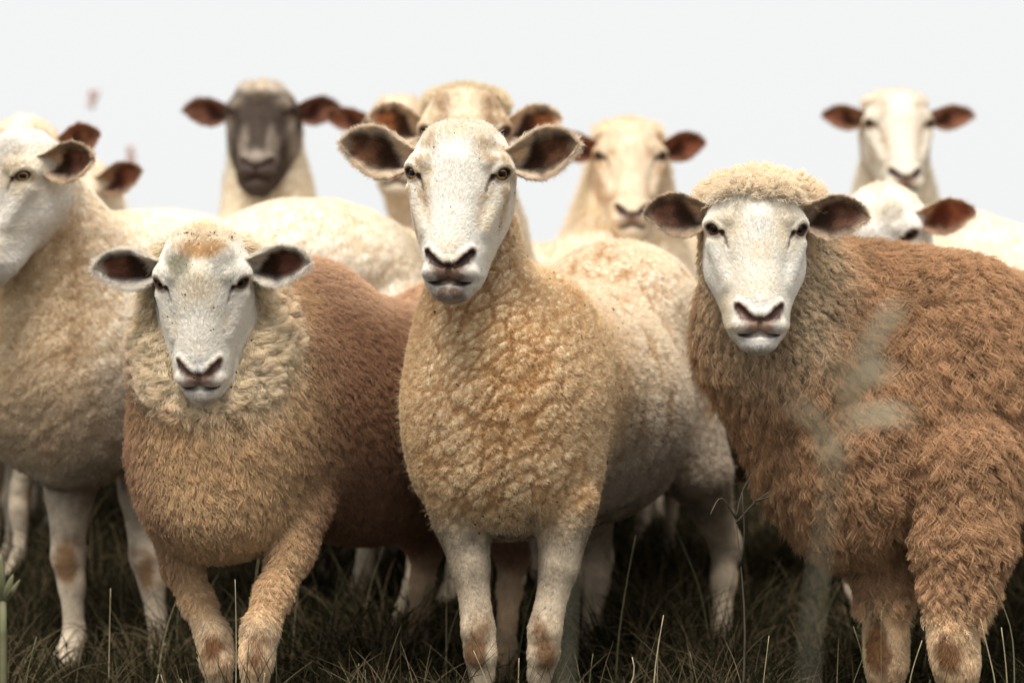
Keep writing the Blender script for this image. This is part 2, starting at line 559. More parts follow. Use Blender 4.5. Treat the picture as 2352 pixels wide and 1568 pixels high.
def rotm(axis, ang):
    axis = norm(np.asarray(axis, float)); c, s = math.cos(ang), math.sin(ang)
    K = np.array([[0, -axis[2], axis[1]], [axis[2], 0, -axis[0]], [-axis[1], axis[0], 0]])
    return np.eye(3) + s * K + (1 - c) * K @ K

class Prims:
    """bodies in world space; each primitive is only evaluated inside its own box"""
    def __init__(self): self.L = []
    def cone(self, a, b, ra, rb, k=0.04, wool=1.0): self.L.append(("c", np.array(a, float), np.array(b, float), ra, rb, k))
    def chain(self, pts, rs, k=0.03):
        for i in range(len(pts) - 1): self.cone(pts[i], pts[i + 1], rs[i], rs[i + 1], k)
    def ell(self, c, r, R=None, k=0.05): self.L.append(("e", np.array(c, float), np.array(r, float), R, None, k))
    def cut(self, a, b, ra, rb, k=0.03): self.L.append(("x", np.array(a, float), np.array(b, float), ra, rb, k))
    def bounds(self):
        lo, hi = np.full(3, 9e9), np.full(3, -9e9)
        for p in self.L:
            if p[0] == "x": continue
            if p[0] == "c":
                for c, r in ((p[1], p[3]), (p[2], p[4])):
                    lo = np.minimum(lo, c - r); hi = np.maximum(hi, c + r)
            else:
                m = self.ext(p)
                lo = np.minimum(lo, p[1] - m); hi = np.maximum(hi, p[1] + m)
        return lo, hi
    def ext(self, p):
        r, R = p[2], p[3]
        if R is None: return r
        return np.sqrt(((R * r[:, None]) ** 2).sum(0))
    def evaluate(self, xs, ys, zs, f):
        for p in self.L:
            k = p[5]; m = k + 0.02
            if p[0] in "cx":
                lo = np.minimum(p[1] - p[3], p[2] - p[4]) - m; hi = np.maximum(p[1] + p[3], p[2] + p[4]) + m
            else:
                e = self.ext(p); lo, hi = p[1] - e - m, p[1] + e + m
            i0, i1 = np.searchsorted(xs, lo[0]), np.searchsorted(xs, hi[0])
            j0, j1 = np.searchsorted(ys, lo[1]), np.searchsorted(ys, hi[1])
            k0, k1 = np.searchsorted(zs, lo[2]), np.searchsorted(zs, hi[2])
            if i1 <= i0 or j1 <= j0 or k1 <= k0: continue
            X, Y, Z = xs[i0:i1, None, None].astype(F32), ys[None, j0:j1, None].astype(F32), zs[None, None, k0:k1].astype(F32)
            sub = f[i0:i1, j0:j1, k0:k1]
            if p[0] == "e":
                d = d_ell(X, Y, Z, p[1], p[2], p[3])
            else:
                d = d_cone(X, Y, Z, p[1], p[2], p[3], p[4])
            f[i0:i1, j0:j1, k0:k1] = smax(sub, -d, k) if p[0] == "x" else smin(sub, d, k)

def ground_z(x, y):
    x = np.asarray(x, float); y = np.asarray(y, float)
    t = np.clip(y - 4.35, 0, None)
    z = 0.115 * t - 0.0085 * t ** 2 * (t < 6.8) - (t >= 6.8) * (0.0085 * 6.8 ** 2 + 0.02 * (t - 6.8) + 0.0956 * (t - 6.8))
    z = np.where(t < 6.8, 0.115 * t - 0.0085 * t ** 2, 0.389 - 0.03 * (np.minimum(t, 300) - 6.8))
    return z + 0.012 * np.sin(x * 2.1 + 1) * np.cos(y * 1.7)

def body_prims(pr, x, y, heading, s=1.0, fat=1.0, up=0.0, legs=True, foreshadow=None):
    """a standing sheep's trunk; heading = direction the chest points, measured from -Y towards +X"""
    u = np.array([math.sin(heading), -math.cos(heading), 0.0])
    v = np.array([math.cos(heading), math.sin(heading), 0.0])
    g = float(ground_z(x, y)) + up
    R = np.stack([u, v, np.array([0, 0, 1.0])])
    W = lambda a, b, c: np.array([x, y, g]) + (u * a + v * b) * s + np.array([0, 0, c * s])
    pr.ell(W(0.30, 0, .60), np.array([.20, .165 * fat, .215]) * s, R)
    pr.ell(W(0.02, 0, .575), np.array([.36, .195 * fat, .215]) * s, R)
    pr.ell(W(-.05, 0, .52), np.array([.26, .19 * fat, .20]) * s, R)
    pr.ell(W(-.31, 0, .63), np.array([.20, .170 * fat, .185]) * s, R)
    pr.ell(W(0.40, 0, .52), np.array([.115, .125 * fat, .155]) * s, R)
    return W, R, g

def leg(pr, pts, rs, k=0.03):
    pr.chain([np.asarray(p) for p in pts], rs, k)

def std_legs(pr, W, s, which=("fl", "fr", "hl", "hr"), spread=1.0):
    for n in which:
        sd = 1 if n[1] == "l" else -1
        if n[0] == "f":
            leg(pr, [W(.30, sd * .125, .52), W(.28, sd * .11, .40), W(.312, sd * .085 * spread, .245), W(.315, sd * .085 * spread, .195), W(.312, sd * .085 * spread, .155), W(.315, sd * .085 * spread, .075), W(.345, sd * .085 * spread, .02)],
                [.08 * s, .048 * s, .026 * s, .0295 * s, .0205 * s, .019 * s, .026 * s], .018)
        else:
            leg(pr, [W(-.30, sd * .11, .58), W(-.22, sd * .12, .44), W(-.40, sd * .105, .27), W(-.385, sd * .105, .20), W(-.37, sd * .105, .08), W(-.345, sd * .105, .02)],
                [.12 * s, .075 * s, .029 * s, .021 * s, .019 * s, .026 * s], .02)

def build_sheep(key, label, base_xy, pr, head, colour, style, hb=0.006, hh=0.0024, group="flock of sheep facing the camera", eyes=True, ears=(1, 1)):
    """pr: body primitives; head: dict(pos, yaw, pitch, roll, scale, opts, ear params)"""
    base = np.array([base_xy[0], base_xy[1], float(ground_z(*base_xy))])
    root = empty("sheep", base, label, "sheep", group)
    sc = head["scale"]
    yaw, pitch, roll = (math.radians(head.get(k, 0)) for k in ("yaw", "pitch", "roll"))
    B = np.array([[1, 0, 0], [0, 0, 1.0], [0, -1.0, 0]])             # rows: x across, v up, w towards the viewer
    Rm = rotm((0, 0, 1), yaw) @ rotm((1, 0, 0), -pitch) @ rotm((0, -1, 0), roll)
    H = (Rm @ B.T).T                                                 # rows: head axes in world space
    hp = np.asarray(head["pos"], float)
    to_head = lambda V: ((V - hp) @ H.T) / sc
    to_world = lambda V: hp + (np.asarray(V, float) * sc) @ H
    corners = to_world([[a, b, c] for a in (-.095, .095) for b in (-.222, .11) for c in (-.13, .105)])
    hlo, hhi = corners.min(0), corners.max(0)
    lo, hi = pr.bounds()
    lo = np.minimum(lo, hlo) - 0.03; hi = np.maximum(hi, hhi) + 0.03
    # only fine where the face itself is
    fc = to_world([[a, b, c] for a in (-.09, .09) for b in (-.218, .07) for c in (-.03, .10)])
    flo, fhi = fc.min(0) - 0.004, fc.max(0) + 0.004
    ax = [axis_grid(lo[i], hi[i], hb, (flo[i], fhi[i]), hh) for i in range(3)]
    f = np.full((len(ax[0]), len(ax[1]), len(ax[2])), 1.0, F32)
    pr.evaluate(*ax, f)
    ii = [(np.searchsorted(ax[i], hlo[i] - .02), np.searchsorted(ax[i], hhi[i] + .02)) for i in range(3)]
    X, Y, Z = np.meshgrid(*[ax[i][ii[i][0]:ii[i][1]] for i in range(3)], indexing='ij')
    G = to_head(np.stack([X.ravel(), Y.ravel(), Z.ravel()], 1)).astype(F32)
    hd = (head_sdf(G[:, 0], G[:, 1], G[:, 2], head.get("opts", {})) * sc).reshape(X.shape).astype(F32)
    sl = tuple(slice(*ii[i]) for i in range(3))
    # join the head to the neck behind the jaw, but keep the face crisp
    kk = (0.006 + 0.040 * sstep(-G[:, 2], 0.02, 0.10)).reshape(X.shape).astype(F32)
    f[sl] = smin(f[sl], hd, kk)
    V, Q = surface_nets(*ax, f)
    del f, X, Y, Z, G, hd
    hv = to_head(V)
    inface = np.exp(-np.clip(np.abs(head_sdf(hv[:, 0], hv[:, 1], hv[:, 2], head.get("opts", {}))) - 0.004, 0, None) / 0.004) * (hv[:, 1] < 0.09) * (hv[:, 2] > -0.11)
    inface = inface * (np.abs(hv[:, 0]) < 0.12) * (hv[:, 1] > -0.23)
    V = smooth_mesh(V, Q, 3, 0.5, 1 - 0.93 * inface)
    V = smooth_mesh(V, Q, 1, 0.4)
    N = vert_normals(V, Q)
    part = np.zeros(len(V))                                          # 0 body and head, 1 / 2 ears
    es = np.zeros(len(V)); eq = np.zeros(len(V)); ei = np.zeros(len(V))
    Vs, Qs = [V], [Q]
    nv = len(V)
    for sd, on in ((-1, ears[0]), (1, ears[1])):
        if not on: continue
        E = head.get("ear", {})
        o = E.get("l" if sd < 0 else "r", {})
        gp = lambda k, dflt: o.get(k, E.get(k, dflt))
        rise, fwd, twist = math.radians(gp("rise", 6)), math.radians(gp("fwd", 8)), math.radians(gp("twist", 0))
        root_h = np.array([sd * gp("rx", .072), gp("rv", .026), gp("rw", -.030)])
        e = np.array([sd * math.cos(rise) * math.cos(fwd), math.sin(rise), math.cos(rise) * math.sin(fwd)])
        od = norm(np.cross(np.array([0, 1.0, 0]), e) * (-sd))
        od = norm(od - e * (od @ e))
        if od[2] < 0: od = -od
        wd = norm(np.cross(od, e)) * (1)
        if wd[1] < 0: wd = -wd
        od2 = od * math.cos(twist) + wd * math.sin(twist); wd2 = wd * math.cos(twist) - od * math.sin(twist)
        Ve, Fe, ss, qq, inn = ear_mesh(root_h, e, wd2, od2, gp("L", .128), gp("wsc", 1.0), gp("cup", 1.0), 0.0)
        Ve = to_world(Ve)
        Ne = vert_normals(Ve, Fe)
        if ((Ve - Ve.mean(0)) * Ne).sum(1).mean() < -1: Fe = Fe[:, ::-1]
        Vs.append(Ve); Qs.append(Fe + nv); nv += len(Ve)
        part = np.concatenate([part, np.full(len(Ve), 1.0 if sd < 0 else 2.0)])
        es = np.concatenate([es, ss]); eq = np.concatenate([eq, qq]); ei = np.concatenate([ei, inn])
    V = np.concatenate(Vs); Q = np.concatenate(Qs)
    N = vert_normals(V, Q)
    hv = to_head(V)
    inface = np.concatenate([inface, np.zeros(len(V) - len(inface))])
    ctx = dict(V=V, Q=Q, N=N, h=hv, hn=N @ H.T, face=inface, part=part, es=es, eq=eq, ei=ei, base=base, H=H, sc=sc, hp=hp)
    # pebbled, creased wool pushed out of the shorn surface
    wool = 1 - sstep(inface, 0.1, 0.5)
    wool *= (part == 0)
    ctx["wool"] = wool
    col, extra = colour(ctx)
    disp = extra.get("disp")
    if disp is not None:
        V = V + N * disp[:, None]
        ctx["V"] = V; N = vert_normals(V, Q); ctx["N"] = N
    wet = extra.get("wet", np.zeros(len(V)))
    body = mesh_obj("body", V, Q, M_COAT, root, base, np.clip(col, 0, 1), attrs={"wet": wet, "wool": wool, "thin": (part > 0).astype(float)})
    if eyes:
        for sd in (-1, 1):
            c = EYE_C * [sd, 1, 1]; g = EYE_G * [sd, 1, 1]; t = EYE_T * [sd, 1, 1]; v_ = EYE_V * [1 if True else 1, 1, 1]
            v_ = EYE_V * np.array([sd, 1, 1])
            wv = lambda q: norm(q @ H)
            cw = to_world(c[None])[0]
            gl = head.get("gaze", (0, 0))
            Vb, Fb = eye_mesh("ball", cw, wv(t), wv(v_), wv(g), EYE_R * sc, sc)
            eo = mesh_obj("eye", Vb, Fb, M_EYE_WHITE, root, base)
            # iris turned towards the lens
            g2 = norm(wv(g) + 0.22 * norm(np.array([0, 0, CAMZ]) - cw) + np.array([0, 0, gl[1]]) + gl[0] * wv(t))
            t2 = norm(np.cross(wv(v_), g2)); v2 = np.cross(g2, t2)
            Vi, Fi = eye_mesh("iris", cw, t2, v2, g2, EYE_R * sc, sc)
            im = M_IRIS if style.get("iris", "amber") == "amber" else M_IRIS_DARK
            mesh_obj("iris", Vi, Fi, im, eo, base)
            Vi, Fi = eye_mesh("pupil", cw, t2, v2, g2, EYE_R * sc, sc)
            mesh_obj("pupil", Vi, Fi, M_PUPIL, eo, base)
    return root, body, ctx, col

# ------------------------------------------------------------------ fur and wool strands
def grow(name, ctx, parent, n, weight, length, flow, lay, colour, rad, k=5, clump=0.0, ccell=0.012, droop=0.0,
         curl=0.0, cfreq=2.0, wob=0.15, tipfade=0.25, seed=1, colvar=0.12, mat=None, cseed=11, lift=0.0, clumpvar=0.1, tipcol=None):
    V, Q, N = ctx["V"], ctx["Q"], ctx["N"]
    rng = np.random.default_rng(seed)
    T = np.concatenate([Q[:, [0, 1, 2]], Q[:, [0, 2, 3]]])
    A = 0.5 * np.linalg.norm(np.cross(V[T[:, 1]] - V[T[:, 0]], V[T[:, 2]] - V[T[:, 0]]), axis=1)
    tc = norm(np.array([0, 0, CAMZ]) - V)
    seen = np.clip(0.12 + 1.4 * ((N * tc).sum(1) + 0.45), 0.12, 1.0)
    px = np.abs(V[:, 0] / V[:, 1]) * FPX
    seen = seen * np.where(px > 1260, 0.12, 1.0) * np.where(HY - (V[:, 2] - CAMZ) / V[:, 1] * FPX > 1640, 0.3, 1.0)
    w = (weight * seen)[T].mean(1) * A
    cw = np.cumsum(w); 
    if cw[-1] <= 0: return None
    ti = np.searchsorted(cw, rng.random(n) * cw[-1]).clip(0, len(T) - 1)
    a = rng.random(n); b = rng.random(n); fl = a + b > 1; a[fl] = 1 - a[fl]; b[fl] = 1 - b[fl]
    bc = np.stack([1 - a - b, a, b], 1)
    I = lambda q: (q[T[ti]] * (bc[..., None] if q.ndim == 2 else bc)).sum(1)
    root = I(V); Nr = norm(I(N)); Fl = I(flow)
    Fl = Fl - Nr * (Fl * Nr).sum(1, keepdims=True)
    Fl = norm(Fl + 1e-6)
    L = I(length) * (1 + 0.35 * (rng.random(n) - 0.5)); la = I(lay)
    C = I(colour)
    R = I(rad) if isinstance(rad, np.ndarray) else np.full(n, rad)
    t = np.linspace(0, 1, k)
    side = np.cross(Nr, Fl)
    d1, d2, cc, hid = worley(root, ccell, cseed)
    ang = (rng.random(n) - 0.5) * wob * 2
    h2 = (hid * 7.31) % 1.0; h3 = (hid * 13.77) % 1.0
    ang = ang + (h2 - 0.5) * 2 * wob * (1.0 if clump > 0 else 0)
    la2 = np.clip(la + (rng.random(n) - 0.5) * 0.25, 0, 1)
    dirn = Nr * (1 - la2)[:, None] + (Fl * np.cos(ang)[:, None] + side * np.sin(ang)[:, None]) * la2[:, None]
    dirn = norm(dirn)
    Llen = L * (1 + clumpvar * 2 * (h3 - 0.5))
    pts = root[:, None] + Nr[:, None] * lift + dirn[:, None] * (Llen[:, None] * t)[..., None]
    pts[..., 2] -= droop * Llen[:, None] * t ** 2
    if clump > 0:
        off = cc - root
        off = off - Nr * (off * Nr).sum(1, keepdims=True)
        ol = np.linalg.norm(off, axis=1, keepdims=True)
        off = off * np.minimum(1, 0.8 * ccell / np.maximum(ol, 1e-6))
        pts += off[:, None] * (clump * t ** 1.1)[None, :, None]
    if curl > 0:
        ph = 2 * np.pi * hid + 0.5 * rng.random(n)
        fr = cfreq * (0.7 + 0.6 * h2)
        arg = ph[:, None] + 2 * np.pi * fr[:, None] * t[None]
        env = (curl * Llen)[:, None] * np.sqrt(t)[None]
        pts += side[:, None] * (env * np.sin(arg))[..., None] + Nr[:, None] * (0.5 * env * np.cos(arg))[..., None]
    rr = R[:, None] * (1 - (1 - tipfade) * t[None] ** 1.5)
    cv = 1 + colvar * (rng.standard_normal(n) * 0.6 + (h3 - 0.5) * 1.6)
    cl = bright(np.clip(C * cv[:, None], 0.004, 9), 1.0)
    if tipcol is not None:
        cl = cl[:, None, :] * (1 + (np.asarray(tipcol)[None, None, :] - 1) * (t ** 1.5)[None, :, None])
        cl = bright(cl, 1.0)
    o = curves_obj(name, pts, rr, cl, mat or M_HAIR, parent, ctx["base"])
    o["kind"] = "stuff"
    return o
# ------------------------------------------------------------------ colours of faces, ears and legs
NOSE_DARK, NOSE_PINK = np.array([.060, .028, .024]), np.array([.22, .105, .08])
EYE_RIM = np.array([.055, .025, .015])

def face_colour(ctx, base, tan, nose=NOSE_DARK, lips=np.array([.20, .12, .08]), tan_amt=0.6, chin=0.5, seed=3, spots=0.2, lipk=1.0):
    h = ctx["h"]; n = len(h)
    x, v, w = h[:, 0], h[:, 1], h[:, 2]; ax = np.abs(x)
    c = np.repeat(np.asarray(base, float)[None], n, 0)
    nz = fbm(h, 26, seed, 3); nz2 = fbm(h, 90, seed + 5, 2); nz3 = fbm(h, 260, seed + 9, 2)
    # tan along the cheeks, brow and the sides of the nose; the bridge stays pale
    side = sstep(ax, 0.022, 0.05) * sstep(v, -0.15, -0.09) * (1 - sstep(v, 0.06, 0.10))
    m = side * sstep(nz + 0.5 * nz2, -0.25, 0.55) * tan_amt
    m = np.maximum(m, 0.55 * tan_amt * sstep(v, 0.035, 0.06) * sstep(nz, -0.2, 0.5))
    c = mixc(c, tan, np.clip(m, 0, 1))
    c = c * (1 + 0.07 * nz3 + 0.05 * nz2)[:, None]
    c = mixc(c, c * np.array([.93, .86, .74]), .7 * sstep(fbm(h, 14, seed + 2, 2), .0, .6))
    # dark specks of dirt on the bridge
    sp = sstep(vnoise(h, 210, seed + 30) + 0.45 * nz2, 0.72, 0.9) * sstep(v, -0.14, -0.08) * (1 - sstep(v, -0.03, 0.02)) * (w > 0.03)
    c = mixc(c, c * np.array([.45, .36, .28]), sp * spots * 2)
    # nose pad, nostrils, cleft of the lip, lips, mouth
    dn = chain(ax, v, w, NOSTRIL, [.005, .007, .009, .007])
    fr = 0.0025 * nz2
    pad = np.minimum(dn, capsule(ax, v, w, CLEFT[0], (0, -.164, CLEFT[0][2]), .008))
    c = mixc(c, tan * 0.55, 0.8 * (1 - sstep(pad + fr, 0.001, 0.009)))
    c = mixc(c, nose, 1 - sstep(pad + fr, -0.0005, 0.0035))
    inn = chain(ax, v, w, NOSTRIL[1:], [.002, .003, .002])
    c = mixc(c, np.array([.012, .006, .005]), 1 - sstep(inn, 0.0, 0.004))
    cl = chain(x, v, w, CLEFT, [.0012] * 3)
    c = mixc(c, nose * 0.35, 1 - sstep(cl, 0.0, 0.0035))
    dm = chain(ax, v, w, MOUTH, [.002, .002, .002, .0015, .0005])
    lipz = lipk * np.exp(-(ax / 0.030) ** 2) * np.exp(-((v + 0.172) / 0.0125) ** 2) * (w > 0.04)
    c = mixc(c, lips, np.clip(lipz * (1.1 + 0.8 * nz2), 0, 0.95))
    chz = np.exp(-(ax / 0.03) ** 4) * np.exp(-((v + 0.199) / 0.013) ** 2) * (w > 0.03)
    c = mixc(c, lips * 1.25, np.clip(chz * chin * (1.0 + 0.8 * nz2), 0, 0.9))
    c = mixc(c, nose * 0.4, 1 - sstep(dm + 0.4 * fr, 0.0005, 0.0045))
    # rims of the eyes and the tear grooves
    pt, pv, pg = eye_frame(ax, v, w)
    e = np.sqrt((pt / 1.28) ** 2 + (pv / 0.86) ** 2 + (0.6 * (pg - 0.011)) ** 2)
    c = mixc(c, tan * 0.6, 0.8 * (1 - sstep(e, 0.0155, 0.022)))
    c = mixc(c, EYE_RIM, 1 - sstep(e + 0.3 * fr, 0.0120, 0.0150))
    tg = chain(ax, v, w, TEAR, [.0030, .0016, .0002])
    c = mixc(c, EYE_RIM * 1.6, 1 - sstep(tg + 0.3 * fr, 0.0, 0.0035))
    wet = np.maximum(1 - sstep(pad, -0.001, 0.003), 1 - sstep(e, 0.011, 0.015)) * 0.9
    return c, wet

def ear_colour(ctx, c, rim, outer, dark, pink):
    s, q, inn, part = ctx["es"], ctx["eq"], ctx["ei"], ctx["part"]
    m = part > 0
    nz = fbm(ctx["h"], 60, 41, 3)
    hole = (1 - sstep(np.abs(q) + 0.16 * nz, 0.50, 0.95)) * (1 - sstep(s + 0.05 * nz, 0.80, 1.0)) * sstep(s - 0.17 * (q + 1) + 0.06 * nz, 0.0, 0.13)
    ce = np.repeat(np.asarray(outer, float)[None], len(s), 0)
    cin = np.repeat(np.asarray(rim, float)[None], len(s), 0)
    pk = sstep(s, 0.4, 0.62) * (1 - sstep(np.abs(q + 0.05), 0.35, 0.75))
    cd = mixc(np.repeat(np.asarray(dark, float)[None], len(s), 0), np.asarray(pink), np.clip(pk * (0.75 + 0.9 * nz), 0, 1))
    cin = mixc(cin, cd, hole)
    ce = mixc(ce, cin, inn)
    ce = ce * (1 + 0.12 * nz)[:, None]
    return np.where(m[:, None], ce, c)

def leg_colour(ctx, c, base, knee, knees, zt, g):
    """short-haired shanks with a rubbed brown patch on each knee"""
    V = ctx["V"]
    z = V[:, 2] - g
    nz = fbm(V, 30, 77, 3)
    m = (1 - sstep(z + 0.03 * nz, zt - 0.05, zt + 0.03)) * (ctx["part"] == 0) * (ctx["face"] < 0.1)
    base = np.asarray(base)[None] * (1 + .45 * nz + .18 * fbm(V, 90, 79, 2) - .35 * sstep(z, .22, .40))[:, None]
    c = c + (base - c) * m[:, None]
    for k in knees:
        d = np.sqrt((((V - k) / np.array([1, 1, 1.75])) ** 2).sum(1))
        pm = (1 - sstep(d + 0.020 * nz + .006 * fbm(V, 110, 78, 2), 0.014, 0.036)) * (V[:, 1] < k[1] + 0.034)
        c = mixc(c, np.asarray(knee) * (1 + 0.5 * nz)[:, None] if False else np.asarray(knee), pm * 0.9)
    hoof = 1 - sstep(z, 0.028, 0.04)
    c = mixc(c, np.array([.05, .04, .03]), hoof * (ctx["part"] == 0))
    return c, m

def face_flow(ctx):
    """hair lies away from the middle of the face: up the brow, out over the cheeks, down the lips"""
    h, H = ctx["h"], ctx["H"]
    d = h - np.array([0, -.135, .10])
    d[:, 0] *= 1.3
    d = norm(d)
    d[:, 2] *= 0.4
    return norm(d @ H)

def add_face_hair(ctx, root, col, n, L=0.006, rad=0.00035, seed=5, top=0.0, colvar=0.05, lay=0.84):
    h = ctx["h"]
    face = sstep(ctx["face"], 0.05, 0.4) * (ctx["part"] == 0)
    v, ax, w = h[:, 1], np.abs(h[:, 0]), h[:, 2]
    dn = chain(ax, v, w, NOSTRIL, [.004, .006, .007, .005])
    dm = np.minimum(chain(ax, v, w, MOUTH, [.002] * 5), chain(ax, v, w, CLEFT, [.003] * 3))
    pt, pv, pg = eye_frame(ax, v, w)
    e = np.sqrt((pt / 1.28) ** 2 + (pv / 0.86) ** 2 + (0.6 * (pg - 0.011)) ** 2)
    bare = np.minimum(sstep(dn, 0.0, 0.004), np.minimum(sstep(dm, 0.0, 0.003), sstep(e, 0.0132, 0.0160)))
    wt = face * bare
    ln = L * (0.45 + 0.55 * sstep(np.minimum(dn, dm), 0.0, 0.03)) * (1 + 0.9 * sstep(v, 0.03, 0.09))
    ln = ln * (0.5 + 0.5 * sstep(e, 0.016, 0.03))
    return grow("face_hair", ctx, root, n, wt, ln, face_flow(ctx), np.full(len(v), lay), col, rad, k=4, seed=seed,
                clump=0.05, ccell=0.004, wob=0.3, colvar=colvar, lift=-0.0003)

def add_ear_hair(ctx, root, col, n, L=0.012, rad=0.0004, seed=6):
    s, q, inn = ctx["es"], ctx["eq"], ctx["ei"]
    m = (ctx["part"] > 0).astype(float)
    if m.sum() == 0: return
    rim = sstep(np.abs(q), 0.55, 0.95)
    rim = np.maximum(rim, sstep(s, 0.88, 1.0))
    wt = m * (0.35 + 1.6 * rim)
    ln = L * (0.45 + 0.65 * rim) * (0.55 + 0.45 * sstep(s, .05, .3))
    # along the ear and outwards over the rim
    E = np.zeros_like(ctx["V"])
    for p in (1, 2):
        k = ctx["part"] == p
        if not k.any(): continue
        V = ctx["V"][k]; tip = V[ctx["es"][k] > 0.97].mean(0); rt = V[ctx["es"][k] < 0.03].mean(0)
        e = norm(tip - rt); up = ctx["H"][1]; up = norm(up - e * (up @ e))
        E[k] = e * 0.8 + up[None] * (0.9 * np.sign(q[k]) * sstep(np.abs(q[k]), 0.2, 0.9))[:, None]
    return grow("ear_hair", ctx, root, n, wt, ln, norm(E + 1e-9), np.where(inn > 0.5, 0.75, 0.8), col, rad, k=4, seed=seed, wob=0.4, colvar=0.2)

def leg_flow(ctx): 
    d = np.zeros_like(ctx["V"]); d[:, 2] = -1
    return d

def add_leg_hair(ctx, root, col, legm, n, L=0.008, rad=0.0005, seed=8):
    return grow("leg_hair", ctx, root, n, legm, np.full(len(legm), L), leg_flow(ctx), np.full(len(legm), .78), col, rad, k=3, seed=seed, wob=0.3, clump=.2, ccell=.008)

def add_chaff(ctx, root, n, wt, seed=3, col=(.05, .038, .022), size=.0035):
    rng = np.random.default_rng(seed)
    V, N = ctx["V"], ctx["N"]
    w = wt * (N[:, 1] < -.2); w = w / w.sum()
    idx = rng.choice(len(V), n, p=w)
    k = 4; t = np.linspace(-.5, .5, k)
    d = norm(rng.standard_normal((n, 3))); d = norm(d - N[idx] * (d * N[idx]).sum(1, keepdims=True))
    L = size * (.5 + 1.8 * rng.random(n) ** 2)
    side = np.cross(d, N[idx])
    pts = V[idx][:, None] + N[idx][:, None] * .007 + d[:, None] * (L[:, None] * t)[..., None] + side[:, None] * (L[:, None] * (t ** 2))[..., None] * rng.uniform(-1.5, 1.5, (n, 1, 1))
    c = np.asarray(col)[None] * (.5 + 1.5 * rng.random((n, 1)))
    o = curves_obj("chaff", pts, np.full((n, k), .0009) * (.7 + .8 * rng.random((n, 1))), c, M_HAIR, root, ctx["base"])
    o["kind"] = "stuff"

ONLY = os.environ.get("ONLY", "").split(",") if os.environ.get("ONLY") else None
FURK = float(os.environ.get("FURK", "1"))
def want(k): return ONLY is None or k in ONLY
K = lambda n: max(60, int(n * FURK))
CREAM = np.array([.80, .735, .62]); WHITE = np.array([.90, .865, .80]); OCHRE = np.array([.62, .38, .16])

# ------------------------------------------------------------------ the shorn ewe in the middle
def shorn_wool(ctx, light, stain, cell=0.021, amp=0.0045, seed=21, chest=None, stripes=0.5, stripe_dir=(1, 1, .16)):
    V, N = ctx["V"], ctx["N"]
    a = math.radians(38); q = V.copy()
    q0 = V[:, 0] * math.cos(a) + V[:, 2] * math.sin(a); q1 = -V[:, 0] * math.sin(a) + V[:, 2] * math.cos(a)
    wig = 0.012 * np.stack([fbm(V, 14, seed), fbm(V, 14, seed + 3), fbm(V, 14, seed + 6)], 1)
    q = np.stack([q0 * 0.72, V[:, 1], q1 * 1.1], 1) + wig
    d1, d2, _, hid = worley(q, cell, seed)
    D1, D2, _, _ = worley(q * np.array([.6, 1, 1.15]), cell * 2.1, seed + 50)
    small = 1 - sstep(d2 - d1, 0.02, 0.42)
    big = 1 - sstep(D2 - D1, 0.02, 0.20)
    front = sstep(-N[:, 1], 0.25, 0.8) if chest is None else chest
    stp = fbm(V * np.array(stripe_dir), 60, seed + 60, 2)
    crease = np.clip(front * (0.6 * small + 0.95 * big) + (1 - front) * (0.5 * small + stripes * sstep(stp, 0.05, 0.5)), 0, 1)
    disp = amp * (0.35 - front * (small * 0.8 + big * 1.1) - (1 - front) * (0.9 * small + 1.6 * stripes * sstep(stp, 0, 0.5))) + 0.004 * fbm(V, 11, seed + 70)
    tone = fbm(V, 6, seed + 80, 3)
    c = mixc(np.repeat(np.asarray(light, float)[None], len(V), 0), np.asarray(stain), np.clip(0.65 * crease + 0.22 * sstep(tone, -.3, .7) , 0, 1))
    return c, disp * ctx["wool"], crease, front

